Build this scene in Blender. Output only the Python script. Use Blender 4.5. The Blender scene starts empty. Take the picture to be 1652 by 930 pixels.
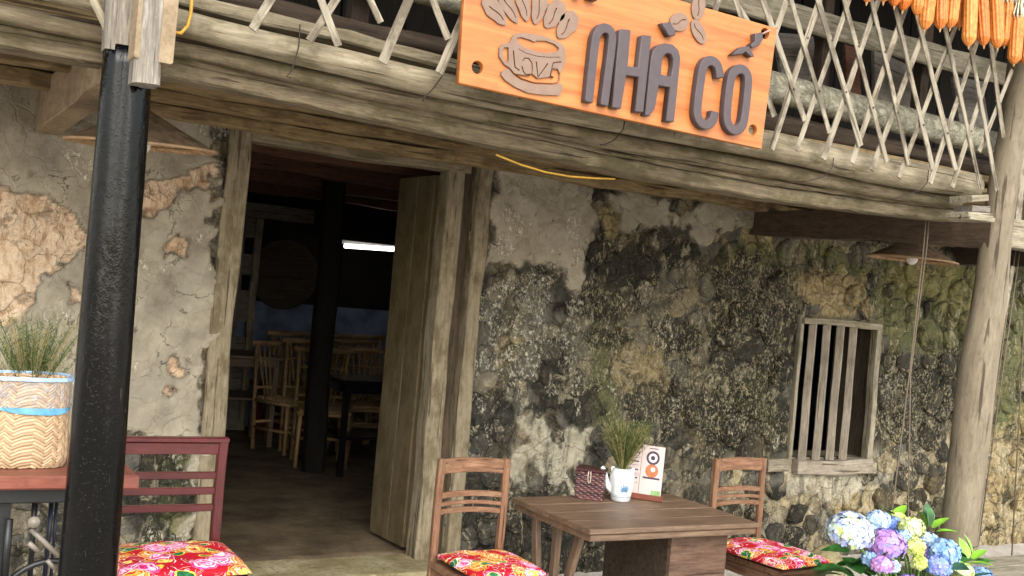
import bpy, bmesh, math, random
import numpy as np
from math import sin, cos, pi, radians, sqrt, atan2
from mathutils import Vector, Matrix
random.seed(7)
S = bpy.context.scene
COL = S.collection
# ---------------------------------------------------------------- camera
F = 1700.0; YAW = radians(29.8); PIT = radians(.54); ROL = radians(5); EYE = 1.5
fw = Vector((sin(YAW)*cos(PIT), cos(YAW)*cos(PIT), sin(PIT)))
rt = Vector((cos(YAW), -sin(YAW), 0)); up = rt.cross(fw)
cu = up*cos(ROL) - rt*sin(ROL)            # image up is rolled
cr = rt*cos(ROL) + up*sin(ROL)
cam_d = bpy.data.cameras.new('camera'); cam = bpy.data.objects.new('camera', cam_d); COL.objects.link(cam)
R = Matrix((cr, cu, -fw)).transposed().to_4x4()
cam.matrix_world = Matrix.Translation((0, 0, EYE)) @ R
cam_d.sensor_width = 36; cam_d.lens = 36*F/1652; cam_d.clip_end = 500; cam_d.clip_start = .05
S.camera = cam
def ray(px, py):
    dx, dy = (px-826)/F, (py-465)/F
    return fw + cr*dx - cu*dy
def atY(px, py, Y): r = ray(px, py); t = Y/r.y; return Vector((r.x*t, Y, EYE+r.z*t))
def atZ(px, py, Z): r = ray(px, py); t = (Z-EYE)/r.z; return Vector((r.x*t, r.y*t, Z))
def atX(px, py, X): r = ray(px, py); t = X/r.x; return Vector((X, r.y*t, EYE+r.z*t))
# ---------------------------------------------------------------- light
W = bpy.data.worlds.new('World'); S.world = W; W.use_nodes = True
wn = W.node_tree.nodes; wl = W.node_tree.links
sky = wn.new('ShaderNodeTexSky'); sky.sky_type = 'NISHITA'; sky.sun_disc = False
SUN_EL, SUN_AZ = radians(40), radians(195)     # azimuth clockwise from +Y: behind and left of the camera
sky.sun_elevation = SUN_EL; sky.sun_rotation = SUN_AZ
sky.air_density = 1.5; sky.dust_density = 2; sky.ozone_density = 1
hs0 = wn.new('ShaderNodeHueSaturation'); hs0.inputs['Saturation'].default_value = .4      # thin overcast: paler than a clear sky
wl.new(sky.outputs[0], hs0.inputs['Color']); wl.new(hs0.outputs[0], wn['Background'].inputs[0]); wn['Background'].inputs[1].default_value = .14
sun_d = bpy.data.lights.new('sun', 'SUN'); sun_d.energy = .7; sun_d.angle = radians(50); sun_d.color = (1, .93, .82)
sun = bpy.data.objects.new('sun', sun_d); COL.objects.link(sun)
sv = Vector((sin(SUN_AZ)*cos(SUN_EL), cos(SUN_AZ)*cos(SUN_EL), sin(SUN_EL)))
sun.rotation_euler = sv.to_track_quat('Z', 'Y').to_euler()
S.view_settings.view_transform = 'Standard'; S.view_settings.look = 'None'
S.view_settings.exposure = 1.88; S.view_settings.gamma = 1
S.cycles.max_bounces = 8; S.cycles.diffuse_bounces = 5
# ---------------------------------------------------------------- object helpers
WM = {}
def link(name, me, parent=None, M=None, mat=None, kind=None):
    o = bpy.data.objects.new(name, me); COL.objects.link(o)
    M = M or Matrix.Identity(4); WM[o] = M
    if parent:
        o.parent = parent; o.matrix_basis = WM[parent].inverted() @ M
    else: o.matrix_basis = M
    if mat and me and not me.materials: me.materials.append(mat)
    if kind: o['kind'] = kind
    return o
def thing(name, label, cat, loc=(0, 0, 0), rz=0, group=None):
    o = link(name, None, M=Matrix.Translation(loc) @ Matrix.Rotation(rz, 4, 'Z'))
    return tag(o, label, cat, group)
def tag(o, label, cat=None, group=None):
    o['label'] = label
    if cat: o['category'] = cat
    if group: o['group'] = group
    return o
def copy_tree(o, M, label=None, group=None):
    c = o.copy(); COL.objects.link(c); c.matrix_basis = M; WM[c] = M
    if label: c['label'] = label
    if group: c['group'] = group
    def rec(src, dst):
        for ch in list(src.children):
            d = ch.copy(); COL.objects.link(d); d.parent = dst; WM[d] = WM[dst] @ d.matrix_basis; rec(ch, d)
    rec(o, c); return c
class MB:
    def __init__(s): s.v = []; s.f = []
    def add(s, vs, fs):
        b = len(s.v); s.v += [tuple(v) for v in vs]; s.f += [tuple(b+i for i in f) for f in fs]; return s
    def box(s, lo, hi):
        (a, b, c), (d, e, f) = lo, hi
        return s.add([(x, y, z) for x in (a, d) for y in (b, e) for z in (c, f)],
            [(0, 1, 3, 2), (4, 6, 7, 5), (0, 4, 5, 1), (2, 3, 7, 6), (0, 2, 6, 4), (1, 5, 7, 3)])
    def tube(s, pts, rad, n=10, cap=True, flat=1.0):
        pts = [Vector(p) for p in pts]; m = len(pts)
        if not hasattr(rad, '__len__'): rad = [rad]*m
        T = [(pts[min(i+1, m-1)]-pts[max(i-1, 0)]).normalized() for i in range(m)]
        ref = Vector((0, 0, 1)) if abs(T[0].z) < .9 else Vector((0, 1, 0))
        A = T[0].cross(ref).normalized(); vs = []
        for i in range(m):
            A = (A - T[i]*A.dot(T[i])).normalized(); B = T[i].cross(A)
            for k in range(n):
                a = 2*pi*k/n; vs.append(pts[i] + (A*cos(a)*flat + B*sin(a))*rad[i])
        fs = [(i*n+k, i*n+(k+1) % n, (i+1)*n+(k+1) % n, (i+1)*n+k) for i in range(m-1) for k in range(n)]
        if cap: fs += [tuple(range(n-1, -1, -1)), tuple((m-1)*n+k for k in range(n))]
        return s.add(vs, fs)
    def lathe(s, prof, n=32, c=(0, 0, 0)):
        vs = [(c[0]+r*cos(2*pi*k/n), c[1]+r*sin(2*pi*k/n), c[2]+z) for r, z in prof for k in range(n)]
        m = len(prof)
        return s.add(vs, [(i*n+k, i*n+(k+1) % n, (i+1)*n+(k+1) % n, (i+1)*n+k) for i in range(m-1) for k in range(n)])
    def mesh(s, name='m', smooth=False):
        me = bpy.data.meshes.new(name); me.from_pydata(s.v, [], s.f); me.update()
        if smooth: me.polygons.foreach_set('use_smooth', [True]*len(me.polygons))
        return me
def recalc(me, bev=0, seg=1, smooth=None):
    bm = bmesh.new(); bm.from_mesh(me); bmesh.ops.recalc_face_normals(bm, faces=bm.faces)
    if bev: bmesh.ops.bevel(bm, geom=bm.edges[:], offset=bev, segments=seg, affect='EDGES', profile=.6)
    bm.to_mesh(me); bm.free()
    if smooth is not None: me.polygons.foreach_set('use_smooth', [smooth]*len(me.polygons))
    return me
def frameM(p0, p1, upv=(0, 0, 1)):
    p0, p1 = Vector(p0), Vector(p1); X = (p1-p0).normalized(); U = Vector(upv)
    if abs(X.dot(U)) > .98: U = Vector((0, 1, 0))
    Y = U.cross(X).normalized(); Z = X.cross(Y)
    m = Matrix((X, Y, Z)).transposed().to_4x4(); m.translation = (p0+p1)/2
    return m, (p1-p0).length
def beam_mesh(L, w, h, rough=.003, bev=.004, nseg=None, sag=0, seed=None, taper=1.0):
    """rough sawn timber along local X, w along Y, h along Z"""
    rnd = random.Random(seed if seed is not None else random.random())
    n = nseg or max(2, min(40, int(L/.09))); ph = [rnd.uniform(0, 6) for _ in range(8)]
    b = bev; prof = [(-w/2+b, -h/2), (w/2-b, -h/2), (w/2, -h/2+b), (w/2, h/2-b), (w/2-b, h/2), (-w/2+b, h/2), (-w/2, h/2-b), (-w/2, -h/2+b)]
    vs = []
    for i in range(n+1):
        t = i/n; x = -L/2+L*t; k = 1+(taper-1)*t
        dy = rough*sin(x*5+ph[0])+rough*.6*sin(x*13+ph[1]); dz = rough*sin(x*4+ph[2])+rough*.6*sin(x*11+ph[3]) - sag*4*t*(1-t)
        kk = k*(1+rough/w*.8*sin(x*7+ph[4])); kh = k*(1+rough/h*.8*sin(x*6+ph[5]))
        for j, (y, z) in enumerate(prof):
            vs.append((x+(rnd.uniform(-.5, .5)*rough if i in (0, n) else 0), y*kk+dy+rnd.uniform(-.2, .2)*rough, z*kh+dz+rnd.uniform(-.2, .2)*rough))
    fs = [(i*8+k, i*8+(k+1) % 8, (i+1)*8+(k+1) % 8, (i+1)*8+k) for i in range(n) for k in range(8)]
    fs += [tuple(range(7, -1, -1)), tuple(n*8+k for k in range(8))]
    return recalc(MB().add(vs, fs).mesh())
def beam(name, p0, p1, w, h, mat, parent=None, upv=(0, 0, 1), **k):
    M, L = frameM(p0, p1, upv); me = beam_mesh(L, w, h, **k)
    return link(name, me, parent, M, mat)
def log_mesh(pts, rad, n=20, rough=.05, seed=0, step=.06):
    """log through a polyline of local points; knots and lumps"""
    rnd = random.Random(seed); P = [Vector(p) for p in pts]
    out = []; rr = []
    for i in range(len(P)-1):
        L = (P[i+1]-P[i]).length; m = max(1, int(L/step))
        for j in range(m):
            t = j/m
            a = P[max(i-1, 0)]; b = P[i]; c = P[i+1]; d = P[min(i+2, len(P)-1)]
            out.append(.5*((2*b)+(c-a)*t+(2*a-5*b+4*c-d)*t*t+(3*b-a-3*c+d)*t**3))
            rr.append(rad[i]+(rad[i+1]-rad[i])*t)
    out.append(P[-1]); rr.append(rad[-1])
    mb = MB(); mb.tube(out, rr, n)
    A = [(rnd.uniform(0, 6), rnd.randint(1, 5), rnd.uniform(2, 7)) for _ in range(6)]
    m = len(out)
    for i in range(m):
        for k in range(n):
            q = Vector(mb.v[i*n+k]); c = out[i]; th = 2*pi*k/n; s = i*step
            f = 1+sum(rough*.4*sin(a[0]+a[1]*th+a[2]*s) for a in A)+rnd.uniform(-.3, .3)*rough*.5
            mb.v[i*n+k] = tuple(c+(q-c)*f)
    return recalc(mb.mesh(smooth=True))
# ---------------------------------------------------------------- materials
def lin(c):
    if isinstance(c, str):
        c = [int(c[i:i+2], 16)/255 for i in (0, 2, 4)]
        c = [x/12.92 if x <= .04045 else ((x+.055)/1.055)**2.4 for x in c]
    return tuple(c[:3])+(1,)
class Mat:
    def __init__(s, name, rough=.7, spec=.3):
        s.m = bpy.data.materials.new(name); s.m.use_nodes = True; s.N = s.m.node_tree.nodes; s.L = s.m.node_tree.links
        s.b = s.N['Principled BSDF']; s.b.inputs['Roughness'].default_value = rough; s.b.inputs['Specular IOR Level'].default_value = spec
        s.tc = None
    def n(s, t, **k):
        x = s.N.new(t)
        for a, b in k.items(): setattr(x, a, b)
        return x
    def put(s, sock, v):
        if hasattr(v, 'is_output'): s.L.new(v, sock)
        elif v is not None: sock.default_value = v
    def coords(s, kind='Object', scale=(1, 1, 1), rand=True):
        tc = s.n('ShaderNodeTexCoord'); mp = s.n('ShaderNodeMapping'); s.L.new(tc.outputs[kind], mp.inputs[0])
        mp.inputs['Scale'].default_value = scale
        if rand:
            oi = s.n('ShaderNodeObjectInfo'); v = s.n('ShaderNodeVectorMath', operation='SCALE'); v.inputs[0].default_value = (37, 51, 23)
            s.L.new(oi.outputs['Random'], v.inputs['Scale']); s.L.new(v.outputs[0], mp.inputs['Location'])
        return mp.outputs[0]
    def world(s, scale=(1, 1, 1)):
        g = s.n('ShaderNodeNewGeometry'); mp = s.n('ShaderNodeMapping'); s.L.new(g.outputs['Position'], mp.inputs[0]); mp.inputs['Scale'].default_value = scale
        return mp.outputs[0]
    def noise(s, vec, sc=5, det=4, rough=.6, dist=0):
        x = s.n('ShaderNodeTexNoise'); s.put(x.inputs['Vector'], vec); x.inputs['Scale'].default_value = sc
        x.inputs['Detail'].default_value = det; x.inputs['Roughness'].default_value = rough; x.inputs['Distortion'].default_value = dist
        return x.outputs['Fac']
    def vor(s, vec, sc=5, feat='F1', out='Distance', rnd=1):
        x = s.n('ShaderNodeTexVoronoi', feature=feat); s.put(x.inputs['Vector'], vec); x.inputs['Scale'].default_value = sc; x.inputs['Randomness'].default_value = rnd
        return x.outputs[out]
    def math(s, op, a, b=0, c=0, clamp=False):
        x = s.n('ShaderNodeMath', operation=op, use_clamp=clamp); s.put(x.inputs[0], a); s.put(x.inputs[1], b)
        if op in ('MULTIPLY_ADD',): s.put(x.inputs[2], c)
        return x.outputs[0]
    def step(s, v, lo, hi, a=0, b=1):
        x = s.n('ShaderNodeMapRange', interpolation_type='SMOOTHSTEP'); s.put(x.inputs[0], v)
        for i, q in enumerate((lo, hi, a, b)): x.inputs[i+1].default_value = q
        return x.outputs[0]
    def mix(s, f, a, b, mode='MIX'):
        x = s.n('ShaderNodeMix', data_type='RGBA', blend_type=mode); s.put(x.inputs[0], f)
        s.put(x.inputs[6], lin(a) if isinstance(a, (str, tuple)) else a); s.put(x.inputs[7], lin(b) if isinstance(b, (str, tuple)) else b)
        return x.outputs[2]
    def ramp(s, f, stops):
        x = s.n('ShaderNodeValToRGB'); s.put(x.inputs[0], f); e = x.color_ramp.elements
        while len(e) < len(stops): e.new(.5)
        for q, (p, c) in zip(e, stops): q.position = p; q.color = lin(c)
        return x.outputs[0]
    def bump(s, h, st=.5, d=.01):
        x = s.n('ShaderNodeBump'); x.inputs['Strength'].default_value = st; x.inputs['Distance'].default_value = d; s.put(x.inputs['Height'], h)
        if s.b.inputs['Normal'].links: s.L.new(s.b.inputs['Normal'].links[0].from_socket, x.inputs['Normal'])
        s.L.new(x.outputs[0], s.b.inputs['Normal'])
    def base(s, c): s.put(s.b.inputs['Base Color'], lin(c) if isinstance(c, (str, tuple)) else c)
def wood(name, dark, mid, light, rough=.8, grain=1., bump=.5, blot=None, blot_amt=.5, spec=.25, cracks=True):
    m = Mat(name, rough, spec); v = m.coords(scale=(3.2, 42*grain, 42*grain)); v2 = m.coords(scale=(9, 150*grain, 150*grain)); v0 = m.coords(scale=(5, 9, 9))
    g = m.noise(v, 1.6, 6, .65, .6); f = m.noise(v2, 2, 4, .6)
    mixf = m.math('ADD', m.math('MULTIPLY', g, .65), m.math('MULTIPLY', f, .35))
    c = m.ramp(mixf, [(.26, dark), (.5, mid), (.74, light)])
    big = m.noise(v0, 1.3, 5, .65)
    if blot: c = m.mix(m.math('MULTIPLY', m.step(big, .48, .62), blot_amt), c, blot)
    c = m.mix(m.math('MULTIPLY', m.step(big, .35, .75), .45), c, m.mix(1, c, (.45, .43, .4), 'MULTIPLY'))
    h = mixf
    oi = m.n('ShaderNodeObjectInfo'); pv_ = m.math('FRACT', m.math('MULTIPLY', oi.outputs['Random'], 7.3))
    c = m.mix(m.step(pv_, 0, 1, 0, .32), c, m.mix(1, c, (.62, .56, .5), 'MULTIPLY'))
    dirt = m.noise(m.coords(scale=(7, 12, 12)), 1.5, 7, .75)
    c = m.mix(m.step(dirt, .54, .64, 0, .42), c, m.mix(1, c, (.5, .45, .38), 'MULTIPLY')); c = m.mix(m.step(dirt, .44, .34, 0, .35), c, m.mix(.5, c, light))
    if cracks:
        k = m.step(m.noise(m.coords(scale=(1.5, 60*grain, 60*grain)), 1.2, 3, .5), .33, .38)
        c = m.mix(k, m.mix(1, c, (.35, .32, .3), 'MULTIPLY'), c); h = m.math('ADD', mixf, m.math('MULTIPLY', k, .6))
    m.base(c); m.bump(h, bump, .006); return m.m
def plain(name, c, rough=.6, spec=.3, var=.25, sc=20, bump=.15, metal=0, emit=None, coat=0):
    m = Mat(name, rough, spec); v = m.coords(); n = m.noise(v, sc, 4)
    cc = m.mix(m.step(n, .3, .7), m.mix(1, c, (1-var,)*3, 'MULTIPLY'), c); m.base(cc); m.bump(n, bump, .004)
    m.b.inputs['Metallic'].default_value = metal; m.b.inputs['Coat Weight'].default_value = coat
    if emit: m.b.inputs['Emission Color'].default_value = lin(c); m.b.inputs['Emission Strength'].default_value = emit
    return m.m
M_GREY = wood('weathered_grey_wood', '4a443a', '8a8270', 'b5ac96', .85, blot='6f6a4c', blot_amt=.35)
M_LOG = wood('weathered_log', '4e4636', '827863', 'a59b85', .8, .8, blot='5e5740', blot_amt=.5)
M_MOSSLOG = wood('mossy_beam', '3d372a', '716653', '94886f', .9, .8, blot='575338', blot_amt=.6)
M_BOARD = wood('ceiling_board', '4a3c28', '8c7856', 'ad9974', .85, blot='5c4c34', blot_amt=.5)
M_DARKB = wood('dark_beam', '1e1812', '3d3228', '55483a', .8)
M_DOOR = wood('door_plank', '4c4232', '63573f', '70634a', .7, .35, .12, blot='54482f', cracks=False)
M_JAMB = wood('door_jamb', '554c3b', '857a64', 'a3977f', .85, .8, blot='665b40', blot_amt=.5)
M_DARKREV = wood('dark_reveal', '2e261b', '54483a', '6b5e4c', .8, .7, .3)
M_LATT = wood('bamboo_strip', '544c41', '8c8474', 'ada492', .78, .9, .5, blot='5f574a', blot_amt=.8)
M_POSTTOP = wood('silvery_post', '38342e', '7c766c', 'aaa497', .8, .8, .9)
M_RPOST = wood('log_post', '564d3e', '7b7160', '988c77', .75, .45, .3, blot='8f846e', blot_amt=.4)
M_TABLE = wood('table_brown', '3a2c22', '675240', '87715b', .5, .8, .25, cracks=False, spec=.5)
M_TABLEF = wood('table_panel', '2f211b', '5b463a', '78604f', .6, .7, .25)
M_CHAIR = wood('chair_wood', '3c281d', '75543f', '9c7b62', .6, .9, .35, blot='8c745c', blot_amt=.45)
M_RED = wood('red_lacquer', '390f10', '4a181a', '5c2425', .25, .5, .06, cracks=False, spec=.6)
M_LTABLE = wood('red_brown_top', '5a2a1e', '7b4436', '905848', .4, .6, .12, cracks=False, spec=.5)
M_BAMB = wood('bamboo_pole', '5a4630', '957a56', 'b89c74', .4, .5, .2, cracks=False)
M_BARW = wood('window_bar_wood', '5e554a', '948a7b', 'b8ae9d', .8, .8, .3)
M_INT = wood('interior_brown', '3a241a', '664636', '7b5846', .8)
M_SLATE = wood('grey_panel', '4a4540', '7a736b', '9a938a', .85, .6, .3)
# ---------------------------------------------------------------- numpy noise
def _h(ix, iy, seed):
    n = (ix.astype(np.int64)*374761393 + iy.astype(np.int64)*668265263 + seed*982451653) & 0x7fffffff
    n = ((n ^ (n >> 13))*1274126177) & 0x7fffffff
    return ((n ^ (n >> 16)) & 0xffff)/65535.
def vn(x, y, seed=0):
    ix = np.floor(x); iy = np.floor(y); fx = x-ix; fy = y-iy; fx = fx*fx*(3-2*fx); fy = fy*fy*(3-2*fy)
    a = _h(ix, iy, seed); b = _h(ix+1, iy, seed); c = _h(ix, iy+1, seed); d = _h(ix+1, iy+1, seed)
    return (a*(1-fx)+b*fx)*(1-fy)+(c*(1-fx)+d*fx)*fy
def fbm(x, y, o=4, seed=0):
    s = 0; a = .5; t = 0
    for i in range(o): s = s+a*vn(x*2**i+17*i, y*2**i-9*i, seed+i*7); t += a; a *= .5
    return s/t
def sst(v, a, b): t = np.clip((v-a)/(b-a), 0, 1); return t*t*(3-2*t)
def sdist(x, z, poly):
    """signed distance (positive inside) to a polygon of wall points"""
    P = np.array(poly); d = np.full(x.shape, 1e9); ins = np.zeros(x.shape, bool)
    for i in range(len(P)):
        a = P[i]; b = P[(i+1) % len(P)]; e = b-a
        t = np.clip(((x-a[0])*e[0]+(z-a[1])*e[1])/(e@e), 0, 1)
        d = np.minimum(d, np.hypot(x-a[0]-t*e[0], z-a[1]-t*e[1]))
        c = ((a[1] > z) != (b[1] > z)) & (x < (b[0]-a[0])*(z-a[1])/((b[1]-a[1]) or 1e-9)+a[0])
        ins ^= c
    return np.where(ins, d, -d)
WY = 5.3     # the front wall's plane
def wp(pts): return [(lambda q: (q.x, q.z))(atY(px, py, WY)) for px, py in pts]
# patches of the wall surface: outline traced and laid on the wall's own plane
PATCH = {
 'plaster': [
  [(-420, -200), (362, -200), (345, 500), (325, 920), (300, 960), (306, 740), (200, 715), (60, 690), (-300, 700)],
  [(785, 240), (975, 265), (955, 330), (958, 440), (938, 505), (905, 440), (865, 432), (845, 470), (815, 410), (785, 415)],
  [(985, 290), (1060, 320), (1090, 345), (1225, 335), (1215, 390), (1130, 385), (1050, 375), (1000, 345)],
 ],
 'tan': [
  [(-200, 270), (20, 282), (92, 298), (108, 345), (134, 392), (131, 430), (97, 452), (66, 470), (60, 520), (25, 545), (-200, 560)],
  [(225, 280), (345, 268), (342, 305), (300, 312), (262, 330), (228, 345)],
  [(248, 412), (275, 402), (310, 408), (300, 430), (285, 440), (252, 435)],
  [(270, 590), (300, 586), (306, 604), (282, 612)], [(262, 640), (285, 636), (290, 652), (266, 655)],
  [(112, 478), (140, 475), (140, 525), (112, 520)],
 ],
 'cream': [
  [(810, 645), (845, 640), (862, 690), (905, 720), (928, 672), (945, 672), (940, 735), (905, 762), (935, 800), (925, 830), (888, 812), (870, 770), (832, 745), (822, 800), (800, 790), (808, 745), (840, 722), (815, 690)],
  [(1265, 740), (1330, 745), (1400, 770), (1390, 800), (1330, 810), (1270, 790)],
  [(832, 375), (862, 372), (872, 420), (850, 428), (830, 410)],
 ],
 'dark': [
  [(768, 415), (840, 425), (900, 440), (930, 490), (905, 520), (880, 460), (800, 460), (770, 500), (755, 560)],
  [(1062, 365), (1085, 352), (1125, 365), (1140, 410), (1120, 435), (1080, 440), (1060, 400)],
  [(1072, 515), (1130, 510), (1135, 575), (1075, 578)], [(1200, 470), (1285, 460), (1278, 560), (1260, 700), (1200, 690), (1190, 580)],
  [(745, 640), (810, 640), (800, 790), (740, 900), (730, 900)], [(880, 590), (960, 600), (985, 780), (950, 800), (945, 690), (880, 680)],
  [(1415, 570), (1560, 575), (1540, 800), (1400, 760)], [(1100, 690), (1150, 680), (1155, 760), (1105, 770)],
  [(760, 790), (1300, 780), (1300, 960), (730, 960)], [(200, 725), (306, 738), (300, 900), (200, 900)],
  [(940, 380), (1060, 380), (1060, 450), (960, 470)], [(1150, 430), (1290, 440), (1280, 520), (1160, 520)], [(1380, 740), (1560, 760), (1560, 960), (1380, 960)], [(1010, 610), (1280, 620), (1270, 745), (1180, 765), (1020, 700)], [(925, 465), (1010, 470), (1000, 570), (940, 560)], [(1150, 500), (1290, 500), (1285, 620), (1140, 600)],
 ],
 'speckle': [
  [(770, 462), (880, 462), (905, 520), (900, 600), (860, 640), (830, 610), (800, 640), (758, 650), (762, 540)],
  [(900, 480), (1060, 430), (1290, 430), (1285, 510), (1180, 560), (1090, 640), (1080, 700), (1000, 700), (950, 610), (900, 600)],
  [(1060, 570), (1270, 560), (1262, 700), (1180, 740), (1060, 690)], [(1420, 590), (1530, 600), (1520, 740), (1420, 740)],
 ],
 'ochre': [
  [(960, 360), (1020, 335), (1022, 375), (965, 395)], [(848, 385), (875, 400), (868, 430), (842, 420)],
  [(985, 560), (1080, 560), (1075, 640), (990, 640)], [(1105, 680), (1140, 670), (1125, 740), (1095, 745)],
  [(1205, 640), (1240, 640), (1235, 750), (1200, 750)], [(1290, 445), (1400, 430), (1395, 515), (1290, 510)],
  [(1440, 440), (1590, 420), (1580, 520), (1450, 480)], [(1585, 690), (1660, 660), (1660, 900), (1570, 890)], [(1330, 790), (1530, 770), (1520, 880), (1340, 850)],
  [(1190, 380), (1240, 385), (1235, 430), (1190, 420)], [(820, 545), (870, 535), (870, 560), (822, 600)],
 ],
 'moss': [
  [(1165, 405), (1290, 415), (1290, 455), (1170, 440)], [(1400, 430), (1585, 440), (1560, 590), (1420, 560)],
  [(1590, 420), (1700, 420), (1700, 680), (1590, 690)], [(1290, 395), (1420, 410), (1400, 450), (1290, 440)], [(230, 745), (300, 745), (300, 880), (235, 870)],
  [(1150, 590), (1270, 580), (1260, 680), (1150, 680)], [(940, 540), (1000, 540), (990, 700), (940, 690)]
 ]}
PW = {k: [wp(p) for p in v] for k, v in PATCH.items()}
def masks(x, z):
    out = {}
    wx = (fbm(x*5, z*5, 4, 11)-.5)*.34; wz = (fbm(x*5, z*5, 4, 31)-.5)*.34
    wx = wx+(fbm(x*22, z*22, 3, 12)-.5)*.05; wz = wz+(fbm(x*22, z*22, 3, 32)-.5)*.05
    for k, polys in PW.items():
        soft = {'plaster': .012, 'tan': .012, 'cream': .03, 'dark': .10, 'speckle': .12, 'ochre': .07, 'moss': .14}[k]
        d = np.full(x.shape, -9.)
        for p in polys: d = np.maximum(d, sdist(x+wx, z+wz, p))
        out[k] = sst(d, -soft, soft)
    out['plaster'] = out['plaster']*(1-out['tan'])
    # beyond the part in view the wall goes on in the same patchwork
    far = sst(x, 7.9, 8.4)
    out['dark'] = np.maximum(out['dark'], far*sst(fbm(x*1.5, z*1.5, 3, 77), .5, .6))
    return out
def set_masks(me, x, z, name=('mA', 'mB'), joint=False):
    m = masks(x, z)
    if joint:      # lime mortar squeezed out between the stones is paler than they are
        k = np.maximum(sst(x, 4.4, 4.9), 0)*sst(-z, -.75, -.5); k = np.maximum(k, sst(x, 6.25, 6.5)*sst(-z, -1.0, -.7))*(1-m['plaster'])
        m['dark'] = m['dark']*(1-.85*k); m['ochre'] = np.maximum(m['ochre'], .42*k); m['cream'] = np.maximum(m['cream'], .42*k)
    for nm, ks in zip(name, (('plaster', 'dark', 'speckle', 'tan'), ('moss', 'ochre', 'cream', None))):
        a = me.color_attributes.new(nm, 'FLOAT_COLOR', 'POINT')
        arr = np.ones((len(x), 4), np.float32)
        for i, k in enumerate(ks):
            if k: arr[:, i] = m[k]
        a.data.foreach_set('color', arr.ravel())
    return m
def wall_material():
    m = Mat('old_wall', .92, .15); P = m.world(); V = m.world((1, 1, .6))
    A = m.n('ShaderNodeVertexColor', layer_name='mA'); B = m.n('ShaderNodeVertexColor', layer_name='mB')
    sa = m.n('ShaderNodeSeparateColor'); m.L.new(A.outputs[0], sa.inputs[0]); sb = m.n('ShaderNodeSeparateColor'); m.L.new(B.outputs[0], sb.inputs[0])
    pl, dk, sp = sa.outputs; mo, oc, cr_ = sb.outputs; tan = A.outputs['Alpha']
    n1 = m.noise(P, 7, 7, .65); n2 = m.noise(P, 26, 7, .7); n3 = m.noise(V, 62, 5, .7, .4); n4 = m.noise(P, 3, 6, .65, .4); n5 = m.noise(V, 16, 6, .7, .6)
    # warped cells: neighbouring stones differ in tone and growth
    wn = m.n('ShaderNodeTexNoise'); m.put(wn.inputs['Vector'], P); wn.inputs['Scale'].default_value = 9; wn.inputs['Detail'].default_value = 4
    wv = m.n('ShaderNodeVectorMath', operation='MULTIPLY_ADD'); m.L.new(wn.outputs['Color'], wv.inputs[0]); wv.inputs[1].default_value = (.12, .12, .12); m.L.new(P, wv.inputs[2])
    cc = m.vor(wv.outputs[0], 7.5, out='Color'); sc = m.n('ShaderNodeSeparateColor'); m.L.new(cc, sc.inputs[0]); c1, c2, c3 = sc.outputs
    ce = m.vor(wv.outputs[0], 7.5, 'DISTANCE_TO_EDGE')
    def key(mask, w=.5, s=.08, nn=None, cell=None, cw=.35):
        v = m.math('ADD', mask, m.math('MULTIPLY', m.math('SUBTRACT', nn or n2, .5), w))
        if cell is not None: v = m.math('ADD', v, m.math('MULTIPLY', m.math('SUBTRACT', cell, .5), cw))
        return m.step(v, .5-s, .5+s)
    free = m.math('SUBTRACT', 1, m.math('MAXIMUM', pl, tan), clamp=True)
    oi = m.n('ShaderNodeObjectInfo')
    stone = m.ramp(n5, [(.3, '35312a'), (.45, '575044'), (.58, '736b5b'), (.74, '938871')])
    stone = m.mix(m.step(c1, .1, .9, 0, .75), stone, m.ramp(n2, [(.3, '3d3c36'), (.7, '676459')]))
    stone = m.mix(m.step(c2, .55, .8, 0, .6), stone, m.ramp(n2, [(.3, '6a5b3e'), (.7, '9b8a64')]))
    stone = m.mix(m.step(oi.outputs['Random'], .2, .9, 0, .45), stone, m.ramp(n2, [(.3, '3f3f3a'), (.7, '6a6860')]))
    stone = m.mix(m.step(n4, .5, .62, 0, .4), stone, '6f6344')
    ochre = m.ramp(n2, [(.3, '5e4d30'), (.5, '94804f'), (.7, 'b5a274')])
    c = m.mix(m.math('MULTIPLY', key(oc, 1.0, .2, n5, c2, .6), .8), stone, ochre)
    tanc = m.ramp(n5, [(.3, '86613f'), (.42, 'b8946e'), (.55, 'd9bd9b'), (.68, 'b48c66')])
    tanc = m.mix(m.step(n2, .52, .6, 0, .6), tanc, 'd3bda2')
    tanc = m.mix(m.step(m.noise(P, 4.5, 6, .75), .54, .62, 0, .65), tanc, '6f583f')
    c = m.mix(tan, c, tanc)
    c = m.mix(m.math('MULTIPLY', key(cr_, 1.1, .28, n5), .85), c, m.ramp(n2, [(.3, '8e8670'), (.7, 'b8b098')]))
    plc = m.ramp(n1, [(.3, '766c5c'), (.5, '8e8470'), (.7, 'a19882')])
    plc = m.mix(m.step(n4, .45, .7, 0, .6), plc, '807a6c'); plc = m.mix(m.step(n3, .6, .75, 0, .3), plc, 'aea693'); plc = m.mix(m.step(m.noise(P, 5, 6, .75), .56, .66, 0, .5), plc, '6b6350')
    rid = m.math('ABSOLUTE', m.math('SUBTRACT', m.noise(P, 2.1, 9, .62, .5), .5)); crk = m.math('MULTIPLY', m.step(rid, .006, .0015), m.step(n1, .50, .56))
    plc = m.mix(m.math('MULTIPLY', crk, .8), plc, '3c372e')
    c = m.mix(pl, c, plc)
    edge = m.math('MULTIPLY', m.math('MULTIPLY', m.step(pl, .05, .45), m.step(pl, .95, .55)), m.step(n2, .42, .6))
    c = m.mix(m.math('MULTIPLY', edge, .7), c, '4a3d2c')
    mossc = m.ramp(n3, [(.3, '343a16'), (.55, '606826'), (.75, '8c8f42')])
    c = m.mix(m.math('MULTIPLY', key(mo, 1.3, .25, n5, c3, .5), .55), c, mossc)
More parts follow.
